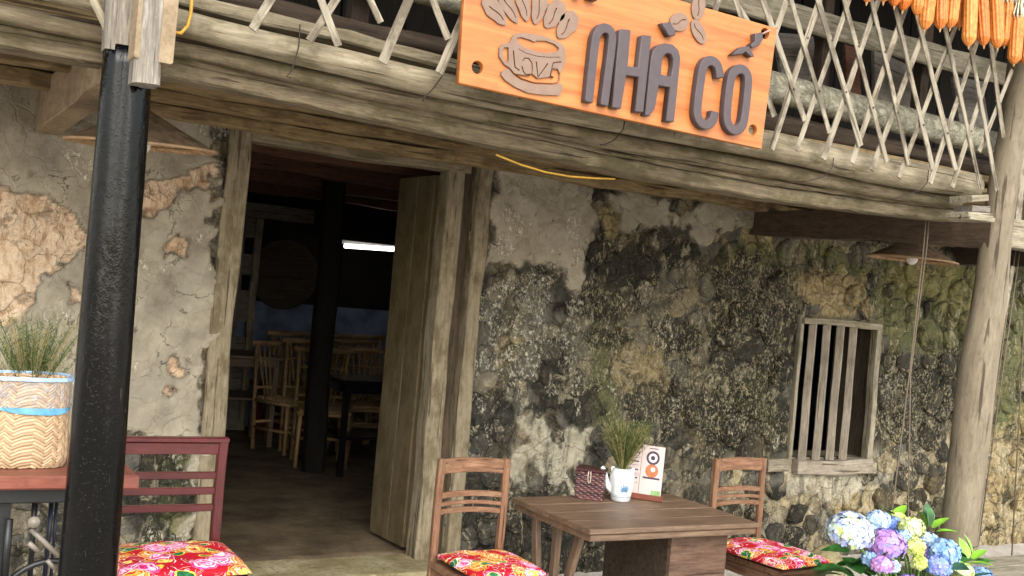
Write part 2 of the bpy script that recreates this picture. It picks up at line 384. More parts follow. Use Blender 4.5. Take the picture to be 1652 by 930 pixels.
    # black mould, also away from the traced patches
    dk2 = m.math('MAXIMUM', dk, m.math('MULTIPLY', m.math('MULTIPLY', m.step(n4, .44, .62), free), .55))
    darkc = m.ramp(n2, [(.3, '121210'), (.55, '22221d'), (.75, '3d3c33')])
    darkc = m.mix(m.step(n3, .52, .62, 0, .4), darkc, '5a5340')
    c = m.mix(m.math('MULTIPLY', key(dk2, 1.1, .22, n5, c1, .5), m.math('SUBTRACT', .95, m.math('MULTIPLY', oi.outputs['Random'], .3))), c, darkc)
    # damp runs down the face, and solid pale crusts that follow single stones
    run = m.noise(m.world((7, 7, .9)), 1.6, 6, .65)
    c = m.mix(m.math('MULTIPLY', m.math('MULTIPLY', m.step(run, .52, .62), free), .6), c, darkc)
    c = m.mix(m.math('MULTIPLY', m.math('MULTIPLY', m.step(m.noise(V, 11, 7, .78, .9), .54, .59), m.step(c2, .2, .4)), m.math('MULTIPLY', free, .62)), c, m.ramp(n2, [(.3, '6a604a'), (.55, '9f9376'), (.75, 'c9c0a6')]))
    # pale lichen flecks
    fl = m.math('ADD', m.math('MULTIPLY', n3, .6), m.math('MULTIPLY', m.noise(V, 140, 3, .6), .25)); fl = m.math('ADD', fl, m.math('MULTIPLY', n5, .15))
    fm = m.math('MULTIPLY', m.step(fl, .49, .57), key(sp, 1.0, .14, n5, c3, 1.15))
    gx = m.n('ShaderNodeSeparateXYZ'); m.L.new(P, gx.inputs[0])
    white = m.math('ADD', m.step(gx.outputs[0], 3.7, 3.3), m.step(n4, .55, .62, 0, .5), clamp=True)   # lime scale near the door, golden lichen farther on
    c = m.mix(m.math('MULTIPLY', fm, .82), c, m.mix(white, m.ramp(n2, [(.35, '776a4a'), (.6, 'b5a882')]), m.ramp(n2, [(.35, 'a79c80'), (.6, 'e2dcc6')])))
    fm2 = m.math('MULTIPLY', m.step(fl, .57, .65, 0, .42), free)
    c = m.mix(fm2, c, '8f7f56')
    c = m.mix(m.math('MULTIPLY', m.math('MULTIPLY', m.step(ce, .022, .006), m.math('SUBTRACT', free, cr_, clamp=True)), .28), c, '2b2820')
    hs_ = m.n('ShaderNodeHueSaturation'); hs_.inputs['Saturation'].default_value = .86; hs_.inputs['Value'].default_value = 1.15; m.put(hs_.inputs['Color'], c)
    m.base(hs_.outputs[0])
    h = m.math('ADD', m.math('MULTIPLY', n2, .5), m.math('MULTIPLY', n3, .3)); h = m.math('ADD', h, m.math('MULTIPLY', n5, .5)); h = m.math('ADD', h, m.math('MULTIPLY', m.step(ce, 0, .05), .25))
    hr = m.math('MULTIPLY', h, m.math('SUBTRACT', 1.1, m.math('MULTIPLY', pl, .8)))
    m.bump(hr, 1, .03); m.bump(fm, .6, .005); m.bump(m.math('MULTIPLY', crk, -1), .6, .008)
    return m.m
M_WALL = wall_material()
# ---------------------------------------------------------------- ground, floors
def slab(name, lo, hi, mat, kind='structure', parent=None): return link(name, MB().box(lo, hi).mesh(), parent, None, mat, kind)
mg = Mat('packed_earth', .95, .1); P = mg.world(); nn = mg.noise(P, 6, 8, .7)
mg.base(mg.ramp(nn, [(.3, '948e84'), (.5, 'b0a99e'), (.7, 'c4bdb1')])); mg.bump(mg.noise(P, 40, 6), .6, .02)
gm = MB().add([(-150, -150, -.12), (150, -150, -.12), (150, 150, -.12), (-150, 150, -.12)], [(0, 1, 2, 3)]).mesh()
link('ground', gm, None, None, mg.m, 'structure')
mf = Mat('earth_floor', .75, .25); P = mf.world(); n1 = mf.noise(P, 3, 8, .7); n2 = mf.noise(P, 18, 6, .7)
cfl = mf.ramp(n1, [(.32, '3a3025'), (.5, '5f5240'), (.68, '7a6c57')]); cfl = mf.mix(mf.step(n2, .55, .7, 0, .5), cfl, '7a6d57')
mf.base(cfl); mf.bump(n2, .5, .012)
def rough_floor(name, x0, x1, y0, y1, z, mat, step=.06, amp=.008, bottom=-.12, parent=None, kind='structure', warp=.03):
    nx = max(2, int((x1-x0)/step)); ny = max(2, int((y1-y0)/step)); vs = []; fs = []
    for j in range(ny+1):
        for i in range(nx+1):
            x = x0+(x1-x0)*i/nx; y = y0+(y1-y0)*j/ny; a = np.array([x]); b = np.array([y])
            vs.append((x, y+(warp*(float(fbm(a*4, b, 3, 5)[0])-.5) if j == 0 else 0), z+amp*2*(float(fbm(a*5, b*5, 3, 9)[0])-.5)))
    for j in range(ny):
        for i in range(nx): a = j*(nx+1)+i; fs.append((a, a+1, a+nx+2, a+nx+1))
    n = len(vs); ed = list(range(nx+1))
    vs += [(vs[i][0], vs[i][1]-.01, bottom) for i in ed]
    fs += [(i, n+i, n+i+1, i+1) for i in range(nx)]
    return link(name, recalc(MB().add(vs, fs).mesh(smooth=True)), parent, None, mat, kind)
rough_floor('floor', -1.4, 9, 5.42, 10.3, .0, mf.m, .12, .01)
ms = Mat('worn_step_cement', .85, .2); P = ms.world(); n1 = ms.noise(P, 5, 8, .7); n2 = ms.noise(P, 30, 6, .7)
c = ms.ramp(n1, [(.3, '6b5f3f'), (.5, '8e8463'), (.7, 'aaa287')]); ms.base(ms.mix(ms.step(n2, .5, .65, 0, .5), c, '5d5236')); ms.bump(n2, .7, .015)
y_step = atZ(620, 927, .004).y
rough_floor('door_step', 1.15, 2.95, y_step, 5.42, .004, ms.m, .03, .006)
# ---------------------------------------------------------------- front wall
DOOR = (1.42, 2.735, 2.235); WIN = (5.33, 6.13, .54, 1.545)
X0, X1, ZB, ZT = -1.2, 9.6, -.14, 2.42
house = thing('stone_house', 'old house front of mossy rubble stone and patched grey plaster behind the tables', 'house', (4, WY, 0))
def wall_h(x, z, m):
    und = (fbm(x*2.2, z*2.2, 3, 3)-.5)*.07
    rough = (fbm(x*11, z*11, 4, 4)-.5)*.05
    fine = (fbm(x*45, z*45, 3, 6)-.5)*.012
    crack = np.abs(fbm(x*3.2, z*3.2, 5, 8)-.5); crack = (1-sst(crack, 0, .006))*.012
    pl = m['plaster']
    lump = .03*m['cream']*(1-pl)
    chip = sst(fbm(x*7, z*7, 4, 51), .62, .66)*.008
    return und+pl*(.034+(fbm(x*6, z*6, 3, 14)-.5)*.02+fine*.35-crack-chip)+(1-pl)*(rough+fine-.004)+lump*.5
def build_wall():
    xs = np.concatenate([np.arange(X0, .3, .06), np.arange(.3, 8.1, .0125), np.arange(8.1, X1, .06)])
    zs = np.arange(ZB, ZT+.001, .0125)
    # grid lines fall on the opening edges
    for v in (DOOR[0], DOOR[1], WIN[0], WIN[1]): xs[np.argmin(abs(xs-v))] = v
    for v in (DOOR[2], WIN[2], WIN[3]): zs[np.argmin(abs(zs-v))] = v
    nx, nz = len(xs), len(zs); X, Z = np.meshgrid(xs, zs); x = X.ravel(); z = Z.ravel()
    m = masks(x, z); h = wall_h(x, z, m)
    co = np.stack([x, WY-h, z], 1)
    i, j = np.meshgrid(np.arange(nx-1), np.arange(nz-1)); i = i.ravel(); j = j.ravel()
    cx = (xs[i]+xs[i+1])/2; cz = (zs[j]+zs[j+1])/2
    keep = ~(((cx > DOOR[0]) & (cx < DOOR[1]) & (cz < DOOR[2])) | ((cx > WIN[0]) & (cx < WIN[1]) & (cz > WIN[2]) & (cz < WIN[3])))
    a = (j*nx+i)[keep]; f = np.stack([a, a+1, a+nx+1, a+nx], 1)
    me = bpy.data.meshes.new('wall'); me.vertices.add(len(co)); me.vertices.foreach_set('co', co.ravel().astype(np.float32))
    me.loops.add(f.size); me.loops.foreach_set('vertex_index', f.ravel().astype(np.int32)); me.polygons.add(len(f))
    me.polygons.foreach_set('loop_start', np.arange(0, f.size, 4, dtype=np.int32)); me.polygons.foreach_set('loop_total', np.full(len(f), 4, np.int32))
    me.polygons.foreach_set('use_smooth', np.ones(len(f), bool)); me.update(calc_edges=True)
    set_masks(me, x, z, joint=True); return link('wall', me, house, None, M_WALL)
wall = build_wall()
def stones():
    rnd = random.Random(5); S_ = []
    for tries in range(26000):
        x = rnd.uniform(.1, 8.15); z = rnd.uniform(-.13, 2.36)
        big = tries < 5000
        r = rnd.uniform(.085, .15) if big else rnd.uniform(.035, .08)
        if 2.8 < x < 4.4 and r > .12: continue
        if all((x-q[0])**2+((z-q[1])*1.15)**2 > (.86*(r+q[2]))**2 for q in S_): S_.append((x, z, r))
    A = np.array(S_); M_ = masks(A[:, 0], A[:, 1]); cnt = 0
    order = sorted(range(len(S_)), key=lambda i: -S_[i][2])
    for idx in order:
        sx, sz, sr = S_[idx]
        if DOOR[0]-.06 < sx < DOOR[1]+.06 and sz < DOOR[2]+.05: continue
        if WIN[0]-.05 < sx < WIN[1]+.05 and WIN[2]-.03 < sz < WIN[3]+.03: continue
        if M_['plaster'][idx] > .55 or M_['tan'][idx] > .5: continue
        if M_['cream'][idx] > .5 and rnd.random() < .6: continue
        if cnt >= 299: break
        d = np.hypot(A[:, 0]-sx, A[:, 1]-sz); near = np.argsort(d)[1:18]
        k_ = sr*1.7; poly = [(k_*cos(q*pi/4+.3), k_*sin(q*pi/4+.3)*.9) for q in range(8)]; gap = rnd.uniform(.002, .010)
        for n in near:
            ex, ez = A[n, 0]-sx, A[n, 1]-sz; L = math.hypot(ex, ez); ex /= L; ez /= L; lim = (L*L+sr*sr-A[n, 2]**2)/(2*L)-gap
            if lim < .01: continue
            out = []
            for q in range(len(poly)):
                p, r = poly[q], poly[(q+1) % len(poly)]; dp = p[0]*ex+p[1]*ez-lim; dr = r[0]*ex+r[1]*ez-lim
                if dp <= 0: out.append(p)
                if dp*dr < 0: t = dp/(dp-dr); out.append((p[0]+(r[0]-p[0])*t, p[1]+(r[1]-p[1])*t))
            poly = out
            if len(poly) < 3: break
        if len(poly) < 3: continue
        NP = 20; pts = []
        per = [math.hypot(poly[(q+1) % len(poly)][0]-poly[q][0], poly[(q+1) % len(poly)][1]-poly[q][1]) for q in range(len(poly))]; tot = sum(per)
        q = 0; acc = 0
        for k in range(NP):
            s_ = tot*k/NP
            while q < len(per)-1 and acc+per[q] < s_: acc += per[q]; q += 1
            t = (s_-acc)/max(per[q], 1e-6); a, b = poly[q], poly[(q+1) % len(poly)]; pts.append([a[0]+(b[0]-a[0])*t, a[1]+(b[1]-a[1])*t])
        pts = [[(pts[k-1][c]+2*pts[k][c]+pts[(k+1) % NP][c])/4 for c in (0, 1)] for k in range(NP)]
        f_ = [1+rnd.uniform(-.09, .05) for _ in pts]; pts = [[p[0]*g, p[1]*g] for p, g in zip(pts, f_)]
        mid = min(1, max(0, (sx-4.3)/.6)); mid = max(mid, min(1, max(0, (.62-sz)/.2))); H = rnd.uniform(.010, .034)*(.35+.65*mid)+.003
        tx, tz = rnd.uniform(-.22, .22)*(.3+.7*mid), rnd.uniform(-.22, .22)*(.3+.7*mid); ph = [rnd.uniform(0, 6) for _ in range(4)]
        rings = [(1, -.035), (.98, H*.15), (.92, H*.75), (.7, H*.95), (.4, H*1.0), (.15, H)]
        vs = []
        for sc, hh in rings:
            for k, p in enumerate(pts):
                u, w = p[0]*sc, p[1]*sc; lump = .25*H*(sin(u*38+ph[0])*sin(w*33+ph[1]))+.18*H*sin(u*70+w*50+ph[2])
                vs.append([u+rnd.uniform(-.002, .002), hh+(tx*u+tz*w)+lump+rnd.uniform(-.0015, .0015), w+rnd.uniform(-.002, .002)])
        nR = len(rings)-1
        vs.append([0, H, 0]); n = len(vs)-1
        fs = [(r*NP+k, r*NP+(k+1) % NP, (r+1)*NP+(k+1) % NP, (r+1)*NP+k) for r in range(nR) for k in range(NP)]+[(nR*NP+k, nR*NP+(k+1) % NP, n) for k in range(NP)]
        V = np.array(vs); wx, wz = V[:, 0]+sx, V[:, 2]+sz
        if ((wx > DOOR[0]-.01) & (wx < DOOR[1]+.01) & (wz < DOOR[2])).any() or ((wx > WIN[0]+.01) & (wx < WIN[1]-.01) & (wz > WIN[2]+.01) & (wz < WIN[3]-.01)).any(): continue
        und = (fbm(wx*2.2, wz*2.2, 3, 3)-.5)*.07; y = WY-und-V[:, 1]-(fbm(wx*11, wz*11, 4, 4)-.5)*.05*.7
        me = MB().add([(V[k, 0], y[k]-WY, V[k, 2]) for k in range(len(V))], [f[::-1] for f in fs]).mesh('stone', smooth=True)
        recalc(me); set_masks(me, wx, wz)
        link('stone', me, wall, Matrix.Translation((sx, WY, sz)), M_WALL); cnt += 1
    print('stones', cnt, len(S_))
stones()
# wall thickness behind the face: lining round the openings, side and top
wm = MB()
for x0, x1, z0, z1 in ((X0, DOOR[0], ZB, ZT), (DOOR[1], WIN[0], ZB, ZT), (WIN[1], X1, ZB, ZT), (DOOR[0], DOOR[1], DOOR[2], ZT), (WIN[0], WIN[1], ZB, WIN[2]), (WIN[0], WIN[1], WIN[3], ZT)):
    wm.box((x0+.001, WY+.06, z0), (x1-.001, WY+.42, 2.476 if z1 == ZT else z1-.002))
M_PLAIN = plain('inner_plaster', '8a8474', .9, .1, .3, 6)
link('wall_core', wm.mesh(), house, None, M_PLAIN)
# ---------------------------------------------------------------- doorway
def vbeam(name, x0, x1, y0, y1, z0, z1, mat, parent, **k):
    return beam(name, ((x0+x1)/2, (y0+y1)/2, z0), ((x0+x1)/2, (y0+y1)/2, z1), y1-y0, x1-x0, mat, parent, upv=(1, 0, 0), **k)
def hbeam(name, x0, x1, y0, y1, z0, z1, mat, parent, **k):
    return beam(name, (x0, (y0+y1)/2, (z0+z1)/2), (x1, (y0+y1)/2, (z0+z1)/2), y1-y0, z1-z0, mat, parent, **k)
dframe = link('door_frame', MB().mesh(), house, Matrix.Translation((2, WY, 0)))
dframe.data = beam_mesh(1.30, .3, .02, .001); dframe.matrix_basis = WM[house].inverted() @ Matrix.Translation((2.06, WY+.16, 2.225)); WM[dframe] = Matrix.Translation((2.06, WY+.16, 2.225)); dframe.data.materials.append(M_DARKB)
vbeam('jamb', 1.325, 1.44, WY-.03, WY+.16, -.1, 2.30, M_JAMB, dframe, rough=.006, bev=.008)
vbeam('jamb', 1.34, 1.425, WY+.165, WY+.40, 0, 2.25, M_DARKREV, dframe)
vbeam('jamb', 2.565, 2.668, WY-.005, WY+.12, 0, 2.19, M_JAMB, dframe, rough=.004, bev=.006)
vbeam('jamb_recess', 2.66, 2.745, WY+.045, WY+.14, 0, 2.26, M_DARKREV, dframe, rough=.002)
vbeam('jamb_strip', 2.738, 2.822, WY-.045, WY+.1, -.1, 2.31, M_JAMB, dframe, rough=.006, bev=.008)
hbeam('lintel', 1.44, 2.70, WY-.012, WY+.13, 2.175, 2.235, M_JAMB, dframe, rough=.004, bev=.008)
hbeam('lintel', 1.18, 2.98, WY-.035, WY+.30, 2.238, 2.335, M_MOSSLOG, dframe, rough=.008, bev=.012, seed=3)
hbeam('lintel', 1.1, 3.5, WY-.06, WY+.1, 2.34, 2.40, M_BOARD, dframe, rough=.006)
leaf = thing('door_leaf', 'thick brown plank door leaf swung open into the dark room', 'door', (2.585, WY+.12, .02))
a0 = Vector((2.585, WY+.125, 0)); a1 = Vector((2.545, 5.88, 0))
def leafpt(t, off=0): d = (a1-a0); nrm = Vector((d.y, -d.x, 0)).normalized(); return a0+d*t+nrm*off
for t0, t1 in ((0, .09), (.1, .5), (.505, 1)):
    p = leafpt((t0+t1)/2, 0 if t0 else .012); w = (a1-a0).length*(t1-t0)
    d = (a1-a0).normalized()
    M, L = frameM(p+Vector((0, 0, .03)), p+Vector((0, 0, 2.16)), d)
    link('plank', beam_mesh(L, .04, w, .0015, .004), leaf, M, M_DOOR)
# ---------------------------------------------------------------- barred window
win = link('window', beam_mesh(.85, .30, .03, .002), house, Matrix.Translation((5.725, WY+.17, .555)), M_GREY)
hbeam('frame', 5.33, 6.10, WY-.05, WY+.02, 1.50, 1.545, M_GREY, win, rough=.004)
vbeam('frame', 5.318, 5.352, WY-.022, WY+.02, .50, 1.56, M_GREY, win, rough=.002)
vbeam('frame', 6.062, 6.112, WY-.045, WY+.02, .545, 1.535, M_GREY, win, rough=.002)
hbeam('sill', 5.365, 6.085, WY-.07, WY+.02, .465, .565, M_BARW, win, rough=.006, bev=.008)
hbeam('sill', 6.09, 6.16, WY-.055, WY+.02, .465, .545, M_GREY, win, rough=.003)
hbeam('sill', 5.09, 5.285, WY-.07, WY+.0, .49, .575, M_GREY, win, rough=.006, bev=.01)
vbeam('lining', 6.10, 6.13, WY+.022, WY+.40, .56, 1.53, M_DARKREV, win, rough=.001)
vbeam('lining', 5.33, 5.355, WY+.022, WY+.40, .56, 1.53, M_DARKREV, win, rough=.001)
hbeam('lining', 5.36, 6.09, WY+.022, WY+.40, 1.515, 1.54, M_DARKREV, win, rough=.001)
for k, px in enumerate((1302, 1325, 1347, 1368)):
    c0 = atY(px-1, 628, WY).x
    r = math.radians(38)
    M, L = frameM((c0, WY-.01, .56), (c0+.0, WY-.01, 1.51), (cos(r), sin(r), 0))
    link('bar', beam_mesh(L, .052, .052, .0015, .004, seed=k), win, M, M_BARW)
# ---------------------------------------------------------------- dark room behind the door
M_INWALL = plain('blue_grey_plaster', '76849f', .9, .1, .5, 4, .5); M_BLACKB = wood('black_board', '0c0b0b', '1a1613', '28221c', .8)
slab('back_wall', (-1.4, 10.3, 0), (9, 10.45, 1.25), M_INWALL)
slab('back_wall', (-1.4, 10.32, 1.252), (9, 10.45, 2.6), M_BLACKB)  # upper wall lies unlit: that darkness is put into the board colour
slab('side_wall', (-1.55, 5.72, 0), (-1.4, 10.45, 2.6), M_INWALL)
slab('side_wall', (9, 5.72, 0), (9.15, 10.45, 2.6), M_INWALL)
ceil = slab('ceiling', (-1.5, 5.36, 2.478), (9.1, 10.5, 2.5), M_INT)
for k in range(12):
    y = 5.9+k*.36; hbeam('ceiling_board', -.2, 4.6, y-.16, y+.16, 2.40, 2.425, M_INT, ceil, rough=.003, seed=k)
for k, y in enumerate((6.35, 7.3, 8.3, 9.3)): hbeam('joist', -.2, 5.2, y-.05, y+.05, 2.24, 2.38, M_INT, ceil, rough=.006, seed=30+k)
pil = link('pillar', beam_mesh(2.4, .16, .16, .006, .03), None, frameM((2.88, 7.94, 0), (2.86, 7.94, 2.4), (1, 0, 0))[0], M_BLACKB)
tag(pil, 'black square timber pillar standing in the dark room among bamboo chairs', 'pillar')
pA = atY(556, 397, 9.6); pB = atY(628, 402, 9.6)
tl = thing('tube_lamp', 'lit white fluorescent tube hanging in the dark room', 'lamp', pA)
me_ = Mat('lit_tube'); me_.b.inputs['Emission Color'].default_value = (1, .96, .9, 1); me_.b.inputs['Emission Strength'].default_value = 1.6
link('tube', MB().tube([pA, pB+(pB-pA)*.3], .021, 12).mesh(smooth=True), tl, None, me_.m)
link('batten', MB().box((pA.x-.03, 9.63, pA.z+.02), (pB.x+.2, 9.68, pA.z+.055)).mesh(), tl, None, plain('batten_white', '8d8d8a'))
# ---------------------------------------------------------------- balcony
balc = thing('balcony', 'overhanging upper balcony floor of weathered logs and boards above the doorway', 'balcony', (3, 4.2, 2.3))
def pxlog(name, pts, Y, rad, mat, parent=balc, ext=(0, 0), n=20, rough=.03, seed=1):
    P = [atY(px, py, Y) for px, py in pts]
    if ext[0]: P.insert(0, P[0]+(P[0]-P[1]).normalized()*ext[0]); rad = [rad[0]]+list(rad)
    if ext[1]: P.append(P[-1]+(P[-1]-P[-2]).normalized()*ext[1]); rad = list(rad)+[rad[-1]]
    c = sum(P, Vector())/len(P)
    return link(name, log_mesh([p-c for p in P], rad, n, rough, seed), parent, Matrix.Translation(c), mat)
# coordinates of a log are along X already: grain follows
pxlog('log', [(262, 29), (360, 55), (545, 99), (718, 140), (980, 190), (1235, 235), (1420, 276), (1572, 302)], 3.3, [.040, .041, .043, .045, .050, .055, .058, .055], M_LOG, ext=(.7, 0), seed=2)
pxlog('log', [(262, 72), (360, 91), (560, 138), (740, 174), (1000, 230), (1235, 272), (1400, 303), (1545, 326)], 3.37, [.030, .031, .033, .034, .036, .036, .035, .034], M_MOSSLOG, ext=(.7, 0), seed=3, rough=.02)
def pxbeam(name, segs, Y, w, h, mat, parent=balc, ext=(0, 0), seed=0):
    """a sawn timber that follows a bent line"""
    P = [atY(px, py, Y) for px, py in segs]
    if ext[0]: P.insert(0, P[0]-Vector((ext[0], 0, -.0)))
    if ext[1]: P.append(P[-1]+Vector((ext[1], 0, 0)))
    c = sum(P, Vector())/len(P); rnd = random.Random(seed); mb = MB(); pr = []
    b = .008; prof = [(-w/2+b, -h/2), (w/2-b, -h/2), (w/2, -h/2+b), (w/2, h/2-b), (w/2-b, h/2), (-w/2+b, h/2), (-w/2, h/2-b), (-w/2, -h/2+b)]
    out = []
    for i in range(len(P)-1):
        m = max(1, int((P[i+1]-P[i]).length/.08))
        for j in range(m): out.append(P[i].lerp(P[i+1], j/m))
    out.append(P[-1]); vs = []
    for p in out:
        q = p-c; a = rnd.uniform(-.003, .003)
        for (y, z) in prof: vs.append((q.x, q.y+y+a+rnd.uniform(-.002, .002), q.z+z+rnd.uniform(-.0025, .0025)+a))
    n = len(out)-1
    fs = [(i*8+k, i*8+(k+1) % 8, (i+1)*8+(k+1) % 8, (i+1)*8+k) for i in range(n) for k in range(8)]+[tuple(range(7, -1, -1)), tuple(n*8+k for k in range(8))]
    return link(name, recalc(MB().add(vs, fs).mesh()), parent, Matrix.Translation(c), mat)
pxbeam('beam', [(262, 112), (360, 131), (560, 175), (780, 222), (1000, 270), (1210, 309), (1400, 335), (1545, 350)], 3.46, .10, .060, M_MOSSLOG, ext=(.8, .0), seed=4)
pxbeam('beam', [(262, 92), (360, 112), (560, 156), (780, 203), (1000, 248), (1210, 290), (1400, 318), (1545, 335)], 3.42, .05, .026, M_MOSSLOG, ext=(.8, .0), seed=5)
pxbeam('beam', [(262, -5), (380, 24), (560, 64), (736, 112), (980, 172), (1235, 222), (1420, 262), (1572, 290)], 3.46, .09, .045, M_LOG, ext=(.8, 0), seed=6)
# boards under the deck, running along the facade
for k in range(11):
    y0 = 3.56+k*.16
    hbeam('floor_board', -1.0, 7.4, y0, y0+.15, 2.262+.004*(k % 3), 2.287+.004*(k % 3), M_BOARD, balc, rough=.004, seed=50+k)
for k, y in enumerate((3.75, 4.25, 4.8)): hbeam('joist', -.9, .46, y-.045, y+.045, 2.19, 2.258, M_BOARD, balc, rough=.004, seed=70+k)
hbeam('joist', .62, 7.3, 5.10, 5.19, 2.20, 2.258, M_BOARD, balc, rough=.006, seed=75)
hbeam('joist', .62, 4.6, 4.7, 4.76, 2.215, 2.258, M_BOARD, balc, rough=.006, seed=76)
# cross beams from the wall out to the posts
XL = .50
beam('cross_beam', (XL, 5.4, 2.165), (XL+.02, 2.95, 2.155), .10, .20, plain_l := wood('pale_beam', '6e5f49', '8f7e66', 'a18f76', .8, .4, .15, cracks=False), balc, rough=.004, seed=8)
XRp = atY(1606, 390, 3.35).x
beam('cross_beam', (4.87, 5.4, 2.145), (XRp-.02, 3.325, 2.04), .11, .17, M_XB := wood('brown_beam', '2e2620', '54463a', '6b5b4b', .8, .6, .25, cracks=False), balc, rough=.004, seed=9)
hbeam('cross_beam', XRp+.09, 7.3, 3.36, 3.46, *(lambda a: (a-.07, a+.08))(atY(1640, 380, 3.4).z), M_GREY, balc, rough=.005, seed=10)
beam('cross_beam', (6.9, 5.4, 2.13), (6.9, 3.2, 2.13), .11, .17, M_DARKB, balc, seed=11)
for k, (a, b) in enumerate((((1549, 323), (1576, 321)), ((1544, 346), (1585, 349)), ((1546, 351), (1587, 357)))):
    p, q = atY(*a, 3.2), atY(*b, 3.2); beam('wedge_board', p, q, .12, .022 if k else .03, M_GREY, balc, rough=.002, seed=k)
p, q = atY(1556, 337, 3.2), atY(1582, 340, 3.2); beam('wedge_board', p, q, .10, .03, M_SLATE, balc, rough=.006, seed=9)
# timbers seen through the lattice
pxlog('rough_log', [(300, -14), (460, 22), (580, 52), (700, 74), (960, 140), (1240, 197), (1420, 238), (1610, 274)], 3.58, [.035, .04, .038, .036, .04, .05, .05, .045], M_DARKB, ext=(.9, .3), seed=12, rough=.09)
mpl = Mat('clear_plastic_wrap', .22, .6); v = mpl.coords(scale=(1, 1, 1)); n1 = mpl.noise(v, 14, 5, .7, 1.5)
mpl.base(mpl.ramp(n1, [(.3, '6f6a5a'), (.5, '9c9780'), (.7, 'c8c3b0')])); mpl.bump(mpl.noise(v, 22, 5, .75, 1.2), 1, .03)
pxlog('plastic_roll', [(560, -48), (745, 0), (1000, 82), (1239, 140), (1420, 186), (1615, 236)], 3.52, [.055, .055, .06, .068, .068, .066], mpl.m, ext=(.1, .3), seed=13, rough=.05)
pxbeam('rail', [(430, -190), (745, -108), (1000, -40), (1200, 4), (1400, 60), (1625, 122)], 3.62, .03, .115, M_GREY, ext=(1, .5), seed=14)
post_c = atY(582, 20, 3.62)
beam('rail_post', (post_c.x, 3.66, 2.3), (post_c.x, 3.66, 3.2), .07, .07, M_DARKB, balc, upv=(1, 0, 0))
for k, px in enumerate((1010, 1318, 1480)):
    c0 = atY(px, 130, 3.72).x; beam('rail_post', (c0, 3.70, 2.3), (c0, 3.70, 3.2), .06, .06, M_DARKB, balc, upv=(1, 0, 0), seed=k)
for k, (px, py, w, h, a, mt) in enumerate(((1285, 95, .26, .24, -8, M_SLATE), (1440, 142, .30, .34, 6, M_SLATE), (1565, 170, .26, .30, -4, M_SLATE), (1375, 120, .10, .3, 3, M_INT))):
    c0 = atY(px, py, 3.86)
    M = Matrix.Translation(c0) @ Matrix.Rotation(radians(a), 4, 'Y') @ Matrix.Rotation(radians(-12), 4, 'X')
    link('leaning_board', beam_mesh(w, .02, h, .003, .003, seed=k), balc, M, mt)
hbeam('deck_board', -1, 7.4, 3.5, 5.3, 2.31, 2.34, M_BOARD, balc, rough=.003)
# upper storey wall of dark boards and an unseen eave added to keep the balcony dark
ups = thing('upper_storey', 'dark timber upper storey wall behind the bamboo lattice, with an unseen eave added for shade', 'house', (3, 5.3, 2.4))
for k in range(30): beam('wall_board', (-1.2+k*.36, 5.31, 2.43), (-1.2+k*.36, 5.31, 4.3), .352, .03, M_BLACKB, ups, upv=(0, 1, 0), seed=k, nseg=6)
link('backing', MB().box((-1.3, 5.36, 2.5), (9.8, 5.38, 4.3)).mesh(), ups, None, M_BLACKB)
beam('unseen_shade_roof', (4.2, 2.65, 3.62), (4.2, 6.0, 4.9), 11, .08, M_DARKB, ups, nseg=4)
# ---------------------------------------------------------------- lattice
lat = thing('bamboo_lattice', 'crisscross railing of split bamboo strips along the balcony edge', 'lattice', (3.2, 3.17, 2.6))
def strip(a, b, Y, ext=True, w=.026, seed=0):
    p, q = atY(*a, Y), atY(*b, Y)
    if ext and p.z < 2.95: d = (p-q)/(p.z-q.z); p = p+d*(2.95-p.z)
    rnd = random.Random(seed); M, L = frameM(p, q, (0, -1, 0))
    link('strip', beam_mesh(L, w*rnd.uniform(.85, 1.15), .007, .0012, .002, nseg=14, seed=seed), lat, M, M_LATT)
R1 = lambda x, y: (1200+x/2.819, y/2.819)
R2 = lambda x, y: (380+x/4.348, y/4.348)
for k, (a, b) in enumerate([((85, 0), (278, 550)), ((215, 0), (390, 605)), ((340, 0), (530, 665)), ((455, 0), (650, 738)), ((580, 0), (752, 750)), ((690, 40), (860, 770)), ((805, 140), (965, 775)), ((915, 130), (1080, 860)), ((1030, 210), (1150, 868)), ((1125, 220), (1180, 625)), ((-60, -60), (140, 530))]):
    strip(R1(*a), R1(*b), 3.165, seed=k)
for k, (a, b) in enumerate([((345, 0), (125, 680)), ((465, 40), (240, 685)), ((585, 80), (360, 725)), ((700, 140), (490, 740)), ((805, 180), (580, 775)), ((940, 180), (705, 810)), ((1040, 250), (845, 835)), ((1125, 300), (945, 855)), ((1220, 320), (1070, 690)), ((195, 0), (20, 500))]):
    strip(R1(*a), R1(*b), 3.176, seed=20+k, ext=k != 8)
for k, (a, b) in enumerate([((600, 0), (725, 325)), ((945, 0), (1020, 160)), ((1385, 0), (1495, 275))]): strip(R2(*a), R2(*b), 3.165, seed=40+k, w=.024)
for k, (a, b) in enumerate([((250, 0), (120, 210)), ((700, 0), (515, 290)), ((1215, 0), (1030, 440)), ((1600, 120), (1430, 515))]): strip(R2(*a), R2(*b), 3.176, seed=50+k, w=.028)
for k in range(4): strip((800+k*95, 40), (842+k*95, 160+k*22), 3.165, seed=60+k); strip((860+k*95, 40), (800+k*95, 150+k*22), 3.176, seed=70+k)
strip((1172, -20), (1210, 40), 3.165, seed=80, w=.022)
M_NAIL = plain('nail_head', '3a3229', .5, .4)
nm_ = MB().lathe([(.0001, -.004), (.0045, -.003), (.0045, 0)], 8).mesh(); nm_.materials.append(M_NAIL)
